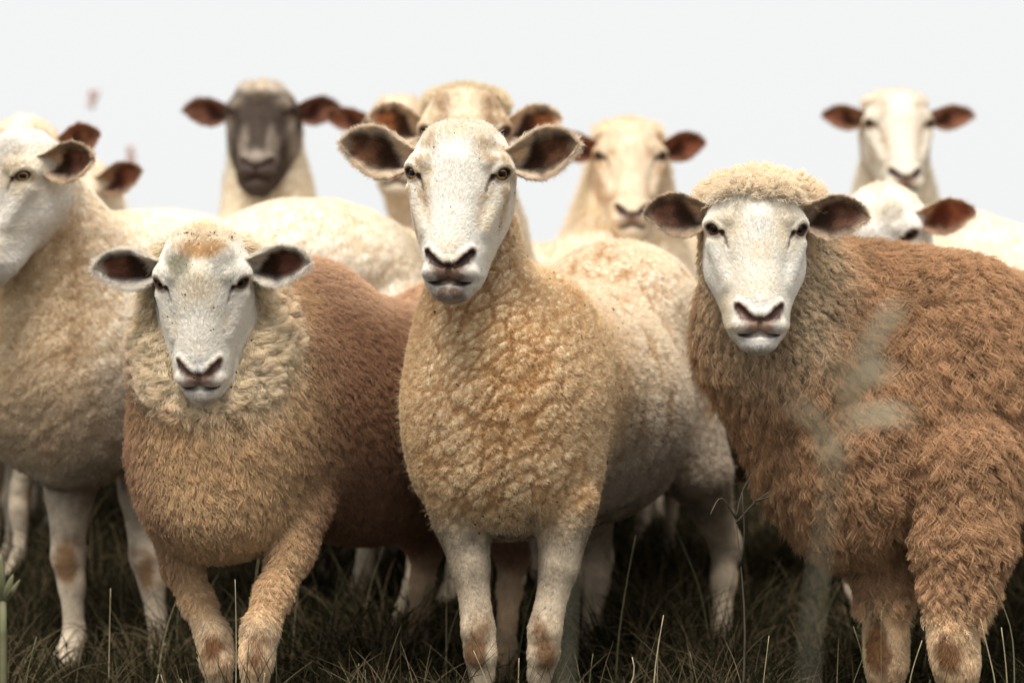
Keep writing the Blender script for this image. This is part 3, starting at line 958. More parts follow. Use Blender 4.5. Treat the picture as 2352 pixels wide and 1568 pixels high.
def centre():
    pr = Prims()
    hd = math.radians(-19)
    W, R, g = body_prims(pr, .125, 4.54, hd, .98, 0.94, up=.01)
    # deep chest, neck and throat
    pr.ell(P(1150, 935, 4.17), (.172, .17, .215), None, .05)
    pr.ell(P(1155, 1075, 4.17), (.146, .14, .115), None, .05)
    pr.cone(P(1090, 540, 4.16), P(1105, 770, 4.18), .068, .105, .035)
    pr.cone(P(1110, 770, 4.18), P(1145, 930, 4.22), .110, .15, .05)
    pr.cone(P(1105, 500, 4.17), P(1135, 760, 4.28), .055, .09, .03)
    pr.ell(P(1420, 725, 4.78), (.165, .24, .15), None, .06)
    pr.ell(P(1375, 930, 4.60), (.17, .24, .21), None, .04)
    pr.ell(P(1305, 960, 4.20), (.062, .09, .22), None, .035)
    kn = []
    for (a, b, c, d_, e, dd) in (((1055, 1150), (1080, 1300), (1098, 1445), (1104, 1500), (1107, 1560), 4.10),
                                 ((1300, 1150), (1284, 1300), (1252, 1445), (1248, 1500), (1240, 1560), 4.10)):
        cx_ = b[0] + (c[0] - b[0]) * .75
        leg(pr, [P(*a, dd + .03), P(*b, dd + .01), P(cx_, 1405, dd), P(*c, dd - .006), P(*d_, dd - .006), P(e[0], 1545, dd), P(*e, dd + .005), P(e[0], 1735, dd - .03)],
            [.058, .0325, .0245, .0275, .0265, .0195, .0170, .025], .012)
        kn.append(P(c[0] - 2, (c[1] + d_[1]) / 2 + 8, dd - .035))
    # hind legs
    leg(pr, [P(1520, 900, 4.85), P(1600, 1080, 4.80), P(1668, 1250, 4.88), P(1662, 1330, 4.87), P(1655, 1520, 4.84), P(1648, 1585, 4.80)],
        [.125, .062, .0265, .0215, .0185, .025], .03)
    leg(pr, [P(1330, 950, 4.85), P(1350, 1120, 4.80), P(1372, 1280, 4.90), P(1368, 1340, 4.88), P(1350, 1530, 4.84), P(1345, 1590, 4.80)],
        [.115, .058, .027, .022, .019, .026], .03)
    head = dict(pos=P(1053, 400, 4.02), yaw=-7, pitch=2, roll=-1.0, scale=1.0, opts={},
                ear=dict(L=.133, wsc=1.02, l=dict(rise=10, fwd=12), r=dict(rise=11, fwd=12)))
    def colour(ctx):
        c, wet = face_colour(ctx, WHITE, np.array([.60, .47, .31]), lips=np.array([.17, .10, .065]), tan_amt=.85, chin=.95, seed=3, lipk=1.5)
        front = sstep(-ctx["N"][:, 1], .35, .8) * (1 - sstep(ctx["V"][:, 1], 4.16, 4.26))
        cw, disp, crease, fr = shorn_wool(ctx, (.87, .77, .60), (.56, .36, .18), cell=.0150, amp=.0036, stripes=.8, stripe_dir=(.7, .7, .12), chest=np.clip(front, 0, 1))
        V = ctx["V"]
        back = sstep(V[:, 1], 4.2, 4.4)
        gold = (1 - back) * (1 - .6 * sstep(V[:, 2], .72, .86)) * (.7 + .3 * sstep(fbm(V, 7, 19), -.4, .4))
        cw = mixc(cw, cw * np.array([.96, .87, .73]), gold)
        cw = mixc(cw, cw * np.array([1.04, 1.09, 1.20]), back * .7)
        # greyish dirt and painted-in underside shade low on the flank
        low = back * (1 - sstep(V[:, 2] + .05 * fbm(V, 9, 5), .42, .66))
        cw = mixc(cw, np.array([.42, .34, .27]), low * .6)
        wl_ = ctx["wool"]
        hd_ = sstep(ctx["h"][:, 1], -.25, -.12) * sstep(-ctx["h"][:, 2], -.02, .05)
        c = mixc(c, cw, np.maximum(wl_, 0))
        c, lm = leg_colour(ctx, c, (.60, .49, .36), (.20, .10, .04), kn, .40, 0)
        disp = disp * (1 - lm)
        c = ear_colour(ctx, c, (.80, .69, .56), (.80, .71, .60), (.075, .042, .028), (.34, .18, .11))
        ctx["lm"] = lm
        return c, dict(wet=wet, disp=disp)
    root, body, ctx, col = build_sheep("C", "tall shorn cream ewe standing in the very middle, white face with amber eyes", (.0, 4.3), pr, head, colour,
                                       dict(iris="amber"), hb=.0062, hh=.0021)
    add_face_hair(ctx, root, bright(col, 1.12), K(80000), .0062, .00027)
    add_ear_hair(ctx, root, bright(col, 1.15), K(36000), .012, .00032)
    V = ctx["V"]
    poll = sstep(ctx["h"][:, 1], .060, .078) * (np.linalg.norm(ctx["h"], axis=1) < .16) * (ctx["part"] == 0)
    wl_ = np.maximum(ctx["wool"], poll) * (1 - ctx["lm"])
    flow = np.zeros_like(V); flow[:, 2] = -1
    grow("fleece", ctx, root, K(240000), wl_, np.where(poll > .3, .0065, .0050), flow + poll[:, None] * np.array([[0, 0, 3.0]]), np.full(len(V), .28), bright(mixc(col, np.array([.86, .80, .70]), poll * (ctx['face'] > .1)), 1.06), .00040, k=5, clump=.32, ccell=.0065,
         curl=.2, cfreq=1.3, seed=31, colvar=.09, wob=.9)
    add_leg_hair(ctx, root, col, ctx["lm"], K(26000), .0048, .0004)
    add_chaff(ctx, root, 70, wl_, 3)
    grow('stray_fibres', ctx, root, K(9000), wl_, np.full(len(V), .014), flow, np.full(len(V), .4), bright(col, 1.1), .00022, k=6, clump=.1, ccell=.01, curl=.3, cfreq=1.1, seed=33, wob=1.5)
    add_chaff(ctx, root, 26, sstep(ctx['face'], .2, .5) * (ctx['part'] == 0), 5, size=.0016)


# ------------------------------------------------------------------ long brown fleece, on the right
def gravity_flow(ctx, fwd=(0, 0, 0)):
    d = np.zeros_like(ctx["V"]); d[:, 2] = -1
    return d + np.asarray(fwd)[None]

def long_wool_right():
    pr = Prims()
    h = math.radians(-46)
    W, R, g = body_prims(pr, .93, 4.50, h, .97, 1.0)
    pr.cone(P(1752, 560, 4.16), P(1800, 760, 4.22), .098, .130, .05)
    pr.cone(P(1800, 760, 4.22), P(1935, 980, 4.24), .130, .165, .05)
    pr.cone(P(1860, 700, 4.26), P(2080, 800, 4.34), .12, .18, .06)
    pr.ell(P(1960, 1080, 4.22), (.115, .15, .155), None, .05)
    pr.ell(P(2210, 900, 4.22), (.15, .14, .23), None, .06)
    pr.ell(P(2260, 790, 4.40), (.25, .22, .12), None, .06)
    pr.ell(P(1750, 462, 4.115), (.092, .085, .042), None, .03)       # cap of wool
    leg(pr, [P(2215, 1050, 4.12), P(2215, 1250, 4.08), P(2205, 1360, 4.06), P(2188, 1460, 4.04), P(2195, 1520, 4.03), P(2210, 1680, 4.05), P(2205, 1745, 4.01)],
        [.085, .062, .046, .034, .031, .025, .03], .03)
    leg(pr, [P(2010, 1150, 4.24), P(2022, 1280, 4.22), P(2032, 1370, 4.20), P(2035, 1460, 4.19), P(2036, 1520, 4.18), P(2036, 1640, 4.2), P(2034, 1700, 4.16)],
        [.065, .044, .036, .032, .030, .024, .03], .03)
    std_legs(pr, W, 1.0, ("hl", "hr"))
    kn = [P(2180, 1490, 3.99), P(2012, 1490, 4.15)]
    head = dict(pos=P(1737, 528, 4.02), yaw=-1, pitch=1, roll=-.5, scale=.95, opts=dict(cheek=.17, muzzle=.10),
                ear=dict(L=.128, wsc=.98, rv=.030, l=dict(rise=-2, fwd=12), r=dict(rise=-3, fwd=12)))
    def colour(ctx):
        c, wet = face_colour(ctx, (.90, .87, .81), np.array([.70, .58, .42]), nose=np.array([.15, .075, .06]), lips=np.array([.33, .20, .145]), tan_amt=.18, chin=.12, seed=13, spots=.12)
        V, hh = ctx["V"], ctx["h"]
        nz = fbm(V, 5, 31, 3)
        brown = mixc(np.repeat(np.array([[.44, .285, .175]]), len(V), 0), np.array([.28, .175, .105]), sstep(nz + .5 * fbm(V, 20, 35, 2), -.2, .7))
        # pale neck wool round the face, paler on the sunbleached back
        d = np.linalg.norm(hh * np.array([1, .75, 1]), axis=1)
        collar = 1 - sstep(d + .03 * nz, .15, .27)
        low = sstep(-hh[:, 1], .16, .30)
        cw = mixc(brown, np.array([.60, .50, .37]), collar * (1 - .35 * low))
        capm = sstep(hh[:, 1], .03, .055)
        cw = mixc(cw, np.array([.80, .71, .56]), capm)
        c = mixc(c, cw, ctx["wool"])
        z = V[:, 2] - 0
        c, lm = leg_colour(ctx, c, (.72, .55, .36), (.20, .09, .035), kn, .27, 0)
        ctx["lm"] = lm * (z < .30)
        c = ear_colour(ctx, c, (.62, .50, .38), (.66, .56, .44), (.085, .048, .034), (.30, .16, .115))
        return c, dict(wet=wet, disp=.004 * fbm(V, 24, 8) * ctx["wool"] * (1 - lm))
    root, body, ctx, col = build_sheep("R", "woolly sheep with long ginger brown fleece and white face, at the right edge", (.85, 4.4), pr, head, colour,
                                       dict(iris="dark"), hb=.0075, hh=.0021)
    add_face_hair(ctx, root, bright(col, 1.12), K(70000), .0060, .00027, seed=15, colvar=.035)
    add_ear_hair(ctx, root, bright(col, 1.1), K(18000), .0075, .00034, seed=16)
    V, hh = ctx["V"], ctx["h"]
    # the bare face is an oval; wool stands from the poll and from behind the cheeks
    oval = sstep(np.sqrt((hh[:, 0] / .088) ** 2 + ((hh[:, 1] + .06) / .125) ** 2), .93, 1.12)
    behind = sstep(-hh[:, 2], .035, .06)
    near = (np.linalg.norm(hh, axis=1) < .30)
    wl_ = np.where(near, np.maximum(ctx["wool"], np.maximum(behind, sstep(hh[:, 1], .045, .062))) , 1.0) * (ctx["part"] == 0) * (1 - ctx["lm"])
    capm = sstep(hh[:, 1], .035, .06) * (np.linalg.norm(hh, axis=1) < .22)
    wcol = mixc(col, np.array([.60, .50, .37]), (1 - capm) * near * sstep(ctx["face"], .02, .1))
    wcol = mixc(wcol, np.array([.76, .66, .52]), capm * .9)
    collar = 1 - sstep(np.linalg.norm(hh * np.array([1, .8, 1]), axis=1), .15, .25)
    swirl = np.stack([fbm(V, 6, 301, 3), fbm(V, 6, 302, 3), fbm(V, 6, 303, 2)], 1) * .55
    flow = swirl + gravity_flow(ctx, (.25, .1, 0)) + capm[:, None] * (np.array([0, .3, 1.6])[None] + hh[:, :1] * np.array([[9, 0, 0]]))
    # cheek wool sweeps backwards
    flow = flow + (collar * (1 - capm))[:, None] * np.sign(hh[:, :1]) * np.array([[.8, .5, .2]])
    length = np.where(capm > .5, .027, .014 + .019 * (1 - collar)) * (1 + .25 * fbm(V, 7, 61))
    length = length * (.6 + .4 * sstep(V[:, 2], .25, .45))
    bc = bright(wcol, 1.12)
    grow("fleece", ctx, root, K(330000), wl_, length, flow, np.where(capm > .5, .45, .62), bc, .00058, k=9, clump=.90, ccell=.0088,
         curl=.11, cfreq=2.3, seed=41, colvar=.24, wob=.26, droop=.25, tipfade=.35, cseed=77, clumpvar=.3, tipcol=(1.12, 1.08, 1.0))
    grow("undercoat", ctx, root, K(50000), wl_, length * .55, flow, np.full(len(V), .5), bc * .8, .0006, k=5, clump=.3, ccell=.01,
         curl=.15, cfreq=2.2, seed=42, colvar=.2, wob=1.2, droop=.1)
    add_leg_hair(ctx, root, bright(col, 1.1), ctx["lm"], K(16000), .010, .0005, seed=18)
    add_chaff(ctx, root, 60, wl_, 6, (.30, .24, .14), .008)

# ------------------------------------------------------------------ fluffy young sheep, left front
def young_left():
    pr = Prims()
    h = math.radians(-31)
    W, R, g = body_prims(pr, -.285, 4.42, h, .97, .90)
    pr.cone(P(470, 700, 4.08), P(490, 850, 4.12), .088, .125, .05)
    pr.cone(P(490, 850, 4.12), P(520, 1000, 4.16), .125, .155, .05)
    pr.ell(P(500, 1040, 4.14), (.135, .14, .155), None, .05)
    pr.ell(P(505, 1160, 4.10), (.112, .12, .088), None, .05)
    pr.ell(P(620, 980, 4.22), (.115, .15, .19), None, .06)
    pr.cone(P(540, 720, 4.2), P(680, 780, 4.34), .10, .15, .05)
    leg(pr, [P(400, 1180, 4.16), P(418, 1300, 4.13), P(455, 1385, 4.10), P(490, 1460, 4.07), P(498, 1510, 4.06), P(515, 1680, 4.08), P(520, 1750, 4.05)],
        [.042, .029, .0235, .0235, .022, .018, .024], .025)
    leg(pr, [P(690, 1150, 4.12), P(668, 1270, 4.07), P(625, 1370, 4.02), P(596, 1450, 3.98), P(590, 1510, 3.97), P(575, 1690, 4.0), P(572, 1760, 3.97)],
        [.045, .031, .0245, .0245, .022, .018, .024], .025)
    std_legs(pr, W, .95, ("hl", "hr"))
    kn = [P(486, 1496, 4.02), P(586, 1512, 3.93)]
    head = dict(pos=P(464, 645, 3.97), yaw=-1.5, pitch=-13, roll=.6, scale=.885, opts=dict(squint=True, cheek=.14, muzzle=.05),
                ear=dict(L=.131, wsc=.92, rv=.022, l=dict(rise=1, fwd=10, twist=4), r=dict(rise=4, fwd=10, twist=4)))
    def colour(ctx):
        c, wet = face_colour(ctx, (.89, .85, .78), np.array([.62, .50, .34]), nose=np.array([.17, .09, .07]), lips=np.array([.36, .23, .17]), tan_amt=.25, chin=.15, seed=23, spots=.5)
        V, hh = ctx["V"], ctx["h"]
        # green and rust stains on the brow
        n2 = fbm(hh, 40, 4)
        g1 = 1 - sstep(np.hypot((hh[:, 0] + .036) / .026, (hh[:, 1] - .036) / .026) + .3 * n2, .6, 1.2)
        g2 = 1 - sstep(np.hypot((hh[:, 0] - .006) / .045, (hh[:, 1] - .066) / .018) + .4 * n2, .6, 1.3)
        c = mixc(c, np.array([.42, .38, .24]), g1 * .6); c = mixc(c, np.array([.60, .38, .16]), g2 * .8)
        nz = fbm(V, 5, 33, 3)
        nzz = nz + .6 * fbm(V, 22, 91, 2)
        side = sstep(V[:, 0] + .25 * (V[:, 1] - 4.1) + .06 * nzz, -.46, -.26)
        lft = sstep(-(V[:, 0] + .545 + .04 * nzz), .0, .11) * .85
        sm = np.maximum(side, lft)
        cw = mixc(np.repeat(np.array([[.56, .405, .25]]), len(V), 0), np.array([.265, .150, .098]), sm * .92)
        # paler fleece along the top of the back
        top = sstep(V[:, 2] + .04 * nz, .70, .80) * sstep(V[:, 1], 4.15, 4.4)
        cw = mixc(cw, np.array([.64, .47, .34]), top * .85)
        d = np.linalg.norm(hh * np.array([1, .8, 1]), axis=1)
        collar = 1 - sstep(d + .05 * nzz, .15, .25)
        cw = mixc(cw, np.array([.80, .69, .52]), collar)
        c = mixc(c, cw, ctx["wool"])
        c, lm = leg_colour(ctx, c, (.70, .55, .38), (.24, .11, .045), kn, .25, 0)
        ctx["lm"] = lm
        c = ear_colour(ctx, c, (.88, .83, .75), (.85, .80, .72), (.075, .040, .028), (.28, .13, .09))
        return c, dict(wet=wet)
    root, body, ctx, col = build_sheep("B", "young sheep with fluffy red brown fleece, yellow chest and freckled white nose", (-.35, 4.3), pr, head, colour,
                                       dict(iris="dark"), hb=.0075, hh=.0021)
    add_face_hair(ctx, root, bright(col, 1.12), K(66000), .0068, .00028, seed=25, colvar=.04)
    add_ear_hair(ctx, root, bright(col, 1.1), K(26000), .012, .00036, seed=26)
    V, hh = ctx["V"], ctx["h"]
    near = (np.linalg.norm(hh, axis=1) < .28)
    behind = sstep(-hh[:, 2], .045, .07)
    wl_ = np.where(near, np.maximum(ctx["wool"], np.maximum(behind, sstep(hh[:, 1], .066, .080))), 1.0) * (ctx["part"] == 0) * (1 - ctx["lm"])
    capm = sstep(hh[:, 1], .055, .075) * (np.linalg.norm(hh, axis=1) < .2)
    collar = 1 - sstep(np.linalg.norm(hh * np.array([1, .8, 1]), axis=1), .15, .24)
    flow = gravity_flow(ctx, (.45, .15, 0)) + capm[:, None] * (np.array([0, .3, 2.0])[None] + hh[:, :1] * np.array([[8, 0, 0]]))
    wcol = mixc(col, np.array([.80, .69, .52]), (1 - capm) * near * sstep(ctx["face"], .02, .1))
    wcol = mixc(wcol, np.array([.80, .74, .62]), capm * .8 * (ctx["face"] > .1))
    swirl = np.stack([fbm(V, 9, 311, 3), fbm(V, 9, 312, 3), fbm(V, 9, 313, 2)], 1) * .8
    flow = flow + swirl
    ruff = collar * (1 - capm)
    length = np.where(capm > .5, .014, .021 + .008 * ruff) * (1 + .2 * fbm(V, 9, 62)) * (.45 + .55 * sstep(V[:, 2], .28, .45))
    bc = bright(wcol, 1.12)
    grow("ruff", ctx, root, K(50000), wl_ * sstep(ruff, .25, .6), length * 1.05, flow + np.sign(hh[:, :1]) * np.array([[.9, 0, 0]]), np.full(len(V), .5), bc, .0005, k=7, clump=.88, ccell=.014,
         curl=.12, cfreq=1.5, seed=52, colvar=.2, wob=.6, cseed=79)
    grow("fleece", ctx, root, K(230000), wl_ * (1 - .7 * sstep(ruff, .25, .6)), length, flow, np.where(capm > .5, .5, .66), bc, .00045, k=6, clump=.6, ccell=.0075,
         curl=.09, cfreq=1.6, seed=51, colvar=.17, wob=.38, droop=.12, tipfade=.3, cseed=78, clumpvar=.2, tipcol=(1.15, 1.12, 1.05))
    add_leg_hair(ctx, root, bright(col, 1.1), ctx["lm"], K(14000), .010, .0005, seed=28)
    add_chaff(ctx, root, 90, wl_ * (.1 + collar), 7, size=.005)
    add_chaff(ctx, root, 40, sstep(ctx['face'], .2, .5) * (ctx['part'] == 0), 8, size=.0016)

# ------------------------------------------------------------------ the rest of the flock
def back_sheep(key, label, hpos, bxy, heading, s, face, tan, wool, stain, seed, yaw=0, pitch=0, roll=0, hs=1.0, ear=None, earcol=None,
               fat=1.0, neck=(.075, .115), nose=NOSE_DARK, cap=0, nfur=24000, flen=.010, prims=None, iris="dark", tan_amt=.5, hb=.014, hh=.0042,
               legs=True, lips=np.array([.2, .12, .08]), stripes=.4, amp=.002, cell=.022, paint=None, opts=None, capcol=None, drop=0.0, tone=None, stain_k=.6, knees=None, sdir=(.5, .5, .1)):
    pr = Prims()
    h = math.radians(heading)
    W, R, g = body_prims(pr, bxy[0], bxy[1], h, s, fat, up=drop)
    if legs: std_legs(pr, W, s)
    hp = np.asarray(hpos, float)
    yw = math.radians(yaw)
    bk = hp + np.array([math.sin(-yw) * .09 * -1 * -1, .10 * math.cos(yw), -.03]) * hs
    nb = W(.30, 0, .66)
    mid = (bk * .5 + nb * .5) + np.array([0, -.01, 0])
    pr.cone(bk, mid, neck[0] * hs, (neck[0] + neck[1]) / 2 * s, .05)
    pr.cone(mid, nb, (neck[0] + neck[1]) / 2 * s, neck[1] * s, .05)
    if prims: prims(pr, W, R)
    head = dict(pos=hp, yaw=yaw, pitch=pitch, roll=roll, scale=hs, opts=opts or {}, ear=ear or {})
    if cap:
        q = hp + np.array([0, .075, .062]) * hs
        pr.ell(q, (.088 * hs, .08 * hs, (.030 + cap) * hs), None, .03)
    def colour(ctx):
        c, wet = face_colour(ctx, face, np.asarray(tan), nose=np.asarray(nose), lips=lips, tan_amt=tan_amt, chin=.3, seed=seed, spots=.1)
        if paint is not None: c = paint(ctx, c)
        stn = np.asarray(wool, float) + (np.asarray(stain, float) - np.asarray(wool, float)) * stain_k
        cw, disp, crease, fr = shorn_wool(ctx, wool, stn, seed=seed + 40, amp=amp, cell=cell, stripes=stripes, stripe_dir=sdir)
        V = ctx["V"]
        if tone is not None: cw = tone(ctx, cw)
        low = 1 - sstep(V[:, 2] - g + .05 * fbm(V, 9, 5), .42 * s, .62 * s)  # low wool goes darker: dirt plus belly shade put into the colour
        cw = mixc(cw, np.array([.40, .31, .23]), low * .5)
        if capcol is not None:
            cw = mixc(cw, np.asarray(capcol), 1 - sstep(np.linalg.norm(ctx["h"], axis=1), .12, .2))
        c = mixc(c, cw, ctx["wool"])
        kn = knees or [W(.285, sd * .085, .205) for sd in (1, -1)]
        c, lm = leg_colour(ctx, c, (.66, .54, .40), (.23, .115, .045), kn, g + .36 * s, 0)
        c, lm = c, lm
        ctx["lm"] = lm
        ec = earcol or ((.62, .50, .38), (.62, .52, .42), (.10, .045, .03), (.42, .17, .09))
        c = ear_colour(ctx, c, *ec)
        return c, dict(wet=wet, disp=disp * (1 - lm))
    root, body, ctx, col = build_sheep(key, label, bxy, pr, head, colour, dict(iris=iris), hb=hb, hh=hh)
    if nfur:
        V = ctx["V"]
        add_face_hair(ctx, root, col, K(nfur // 3), .008, .0007, seed=seed + 1)
        add_ear_hair(ctx, root, bright(col, 1.1), K(nfur // 8), .009, .0006, seed=seed + 2)
        grow("fleece", ctx, root, K(nfur), ctx["wool"] * (1 - ctx["lm"]), np.full(len(V), flen), gravity_flow(ctx), np.full(len(V), .3),
             bright(col, 1.06), .0007, k=4, clump=.15, ccell=.010, curl=.1, cfreq=1, seed=seed + 3, wob=.8, colvar=.05)
    return ctx

PALE = ((.88, .83, .73), (.70, .53, .34))

def big_left():
    def extra(pr, W, R):
        pr.ell(P(170, 850, 4.72), (.17, .16, .24), None, .06)
        pr.cone(P(90, 520, 4.68), P(190, 800, 4.76), .10, .17, .06)
        pr.ell(P(700, 612, 5.06), (.21, .20, .145), None, .07)
        pr.ell(P(320, 650, 4.86), (.17, .16, .14), None, .06)
        leg(pr, [P(180, 1000, 4.78), P(160, 1130, 4.76), P(156, 1280, 4.74), P(165, 1340, 4.74), P(172, 1460, 4.74), P(152, 1515, 4.70)],
            [.080, .046, .031, .0245, .021, .030], .02)
        leg(pr, [P(330, 1000, 4.88), P(325, 1130, 4.84), P(335, 1280, 4.80), P(350, 1340, 4.80), P(368, 1480, 4.80), P(362, 1545, 4.76)],
            [.075, .043, .030, .0245, .021, .030], .02)
        std_legs(pr, W, 1.12, ("hl", "hr"))
    def tone(ctx, cw):
        V = ctx['V']; nz = fbm(V, 6, 3, 3)
        g_ = sstep(-(V[:, 0] + .70 + .06 * nz), .0, .16) * (1 - .8 * sstep(V[:, 2], .84, 1.0))
        cr = sstep(fbm(V * np.array([1, 1, .35]), 30, 71, 2), .1, .6)
        cw = mixc(cw, np.array([.66, .49, .29]), g_ * .8)
        return mixc(cw, np.array([.45, .28, .13]), g_ * cr * .5)
    ctx = back_sheep("L", "big shorn white sheep at the left edge, head turned left, long striped back", P(14, 407, 4.55), (-.60, 4.97), -58, 1.06,
               WHITE, (.70, .56, .36), *PALE, 101, yaw=-42, pitch=0, hs=.95, ear=dict(L=.132, r=dict(rise=2, fwd=-14, twist=0), l=dict(rise=6, fwd=0)),
               legs=False, prims=extra, tone=tone, nfur=110000, flen=.005, iris="amber", tan_amt=.25, hb=.0085, hh=.0028, stripes=1.1, amp=.0022, cell=.03, stain_k=.55, sdir=(.42, .42, .08), knees=[P(146, 1296, 4.71), P(334, 1306, 4.77)],
               earcol=((.60, .48, .36), (.70, .62, .5), (.07, .035, .025), (.30, .14, .09)))

def flock():
    if want("L"): big_left()
    if want("D"):
        def paint(ctx, c):
            h = ctx["h"]; ax = np.abs(h[:, 0]); v = h[:, 1]; nz = fbm(h, 30, 9, 3)
            dark = np.array([.034, .019, .013])
            m = (1 - sstep(v + .02 * nz, .035, .062)) * (1 - .6 * (1 - sstep(np.hypot((ax - .034) / .014, (v + .095) / .05) + .3 * nz, .5, 1.3)) * .6)
            m = m * (1 - .5 * sstep(ax, .06, .08) * sstep(-v, .0, .05)) * (1 - .6 * np.exp(-(ax / .03) ** 2 - ((v + .128) / .014) ** 2)) * (1 - .5 * np.exp(-(((ax - .06) / .018) ** 2) - ((v - .02) / .014) ** 2))
            return mixc(c, dark, np.clip(m * .93, 0, 1))
        back_sheep("D", "sheep with a dark brown face and pale forehead behind the big white back", P(600, 262, 6.2), (-.63, 6.62), 0, 1.02,
                   (.56, .48, .40), (.42, .30, .18), (.80, .72, .58), (.55, .38, .2), 111, pitch=12, hs=1.06, paint=paint, tan_amt=.5,
                   ear=dict(L=.122, wsc=.92, rv=.012, l=dict(rise=0, fwd=8), r=dict(rise=3, fwd=8)),
                   earcol=((.30, .16, .10), (.20, .11, .08), (.10, .04, .03), (.34, .15, .09)), neck=(.082, .12), nfur=22000)
    if want("W"):
        back_sheep("W", "woolly headed sheep peeking over the middle ewe's head, pale rimmed ears", P(1068, 306, 4.98), (.10, 5.42), -32, .94,
                   (.80, .70, .54), (.42, .24, .12), *PALE, 121, yaw=2, pitch=6, hs=1.06, cap=.006, tan_amt=.8,
                   ear=dict(L=.120, wsc=.98, rv=.012, l=dict(rise=10, fwd=14), r=dict(rise=9, fwd=10)),
                   earcol=((.80, .68, .54), (.62, .52, .42), (.09, .045, .03), (.55, .24, .10)), nfur=70000, flen=.012, neck=(.075, .12), hh=.0032,
                   capcol=(.74, .64, .47), prims=lambda pr, W, R: (pr.ell(P(1420, 690, 5.55), (.15, .2, .13), None, .06)))
    if want("F"):
        back_sheep("F", "tan faced sheep with a head tuft, between the middle ewe and the curly one", P(1447, 362, 5.9), (.32, 6.35), -8, 1.02,
                   (.78, .66, .50), (.55, .35, .20), (.82, .74, .60), (.6, .4, .2), 131, pitch=8, hs=1.0, cap=.003, tan_amt=.9,
                   ear=dict(L=.118, wsc=.92, l=dict(rise=4, fwd=14), r=dict(rise=5, fwd=14)),
                   earcol=((.34, .16, .09), (.34, .2, .13), (.12, .045, .03), (.46, .17, .09)), nfur=26000, flen=.016, neck=(.095, .13), capcol=(.80, .68, .48))
    if want("G"):
        back_sheep("G", "far pale sheep with its head held high, at the upper right", P(2064, 288, 6.35), (1.06, 6.85), -3, 1.02,
                   (.76, .70, .60), (.52, .38, .24), (.80, .72, .58), (.55, .38, .2), 141, pitch=10, hs=1.03, tan_amt=.7, cap=.002,
                   ear=dict(L=.128, wsc=.84, l=dict(rise=-1, fwd=14), r=dict(rise=-1, fwd=14)),
                   earcol=((.42, .25, .16), (.42, .3, .2), (.12, .05, .03), (.44, .19, .11)), nfur=18000)
    if want("E"):
        back_sheep("E", "mostly hidden sheep, only its brown ear and poll show left of the woolly head", P(916, 290, 6.2), (-.20, 6.6), 8, 1.0,
                   (.72, .62, .48), (.48, .33, .2), (.84, .74, .58), (.6, .4, .22), 151, pitch=16, hs=.98, tan_amt=.7,
                   ear=dict(L=.130, wsc=.84, l=dict(rise=-1, fwd=14), r=dict(rise=2, fwd=14)),
                   earcol=((.40, .20, .12), (.30, .18, .12), (.12, .05, .03), (.42, .18, .10)), nfur=14000)
    if want("H"):
        back_sheep("H", "white sheep looking down behind the curly one, its ear red inside", P(2016, 536, 5.0), (1.02, 5.36), -68, .98,
                   (.90, .87, .80), (.72, .58, .4), *PALE, 161, yaw=-28, pitch=-14, hs=1.0, tan_amt=.25,
                   ear=dict(L=.128, wsc=.95, r=dict(rise=3, fwd=-6), l=dict(rise=4, fwd=0)),
                   earcol=((.60, .42, .30), (.66, .56, .44), (.20, .065, .035), (.48, .18, .10)), nfur=30000)
    if want("M"):
        back_sheep("M", "sheep looking left behind the big white neck, its ear pointing up", P(150, 452, 5.6), (-.86, 6.05), -60, 1.02,
                   (.84, .76, .64), (.6, .45, .28), *PALE, 171, yaw=-34, pitch=-4, hs=1.0, tan_amt=.5,
                   ear=dict(L=.130, wsc=.95, r=dict(rise=12, fwd=-10), l=dict(rise=4, fwd=0)),
                   earcol=((.46, .32, .22), (.5, .4, .3), (.10, .04, .03), (.38, .16, .10)), nfur=16000)
    if want("K"):
        back_sheep("K", "sheep behind the turned white head, one brown ear above it", P(48, 362, 5.35), (-1.20, 5.9), -15, 1.05,
                   (.80, .72, .60), (.6, .45, .28), *PALE, 181, yaw=0, pitch=0, hs=1.0, tan_amt=.5,
                   ear=dict(L=.108, wsc=1.0, r=dict(rise=14, fwd=10), l=dict(rise=4, fwd=10)),
                   earcol=((.42, .22, .13), (.40, .22, .14), (.13, .055, .035), (.36, .17, .10)), nfur=12000)
    if want("T"):
        back_sheep("T", "shorn back of a sheep facing out of the picture at the far right", P(2560, 420, 5.8), (1.42, 5.95), 74, 1.00,
                   (.80, .72, .60), (.6, .45, .28), *PALE, 191, yaw=60, hs=1.0, nfur=20000, hb=.016, hh=.008)
    if want("S"):
        back_sheep("S", "shorn back between the big white rump and the middle ewe, head hidden", P(700, 575, 5.5), (-.05, 5.75), -60, .98,
                   (.80, .72, .60), (.6, .45, .28), (.84, .72, .58), (.6, .4, .24), 201, yaw=-50, hs=1.0, nfur=20000, hb=.016, hh=.008)

    BRN = ((.24, .14, .09), (.15, .08, .05))
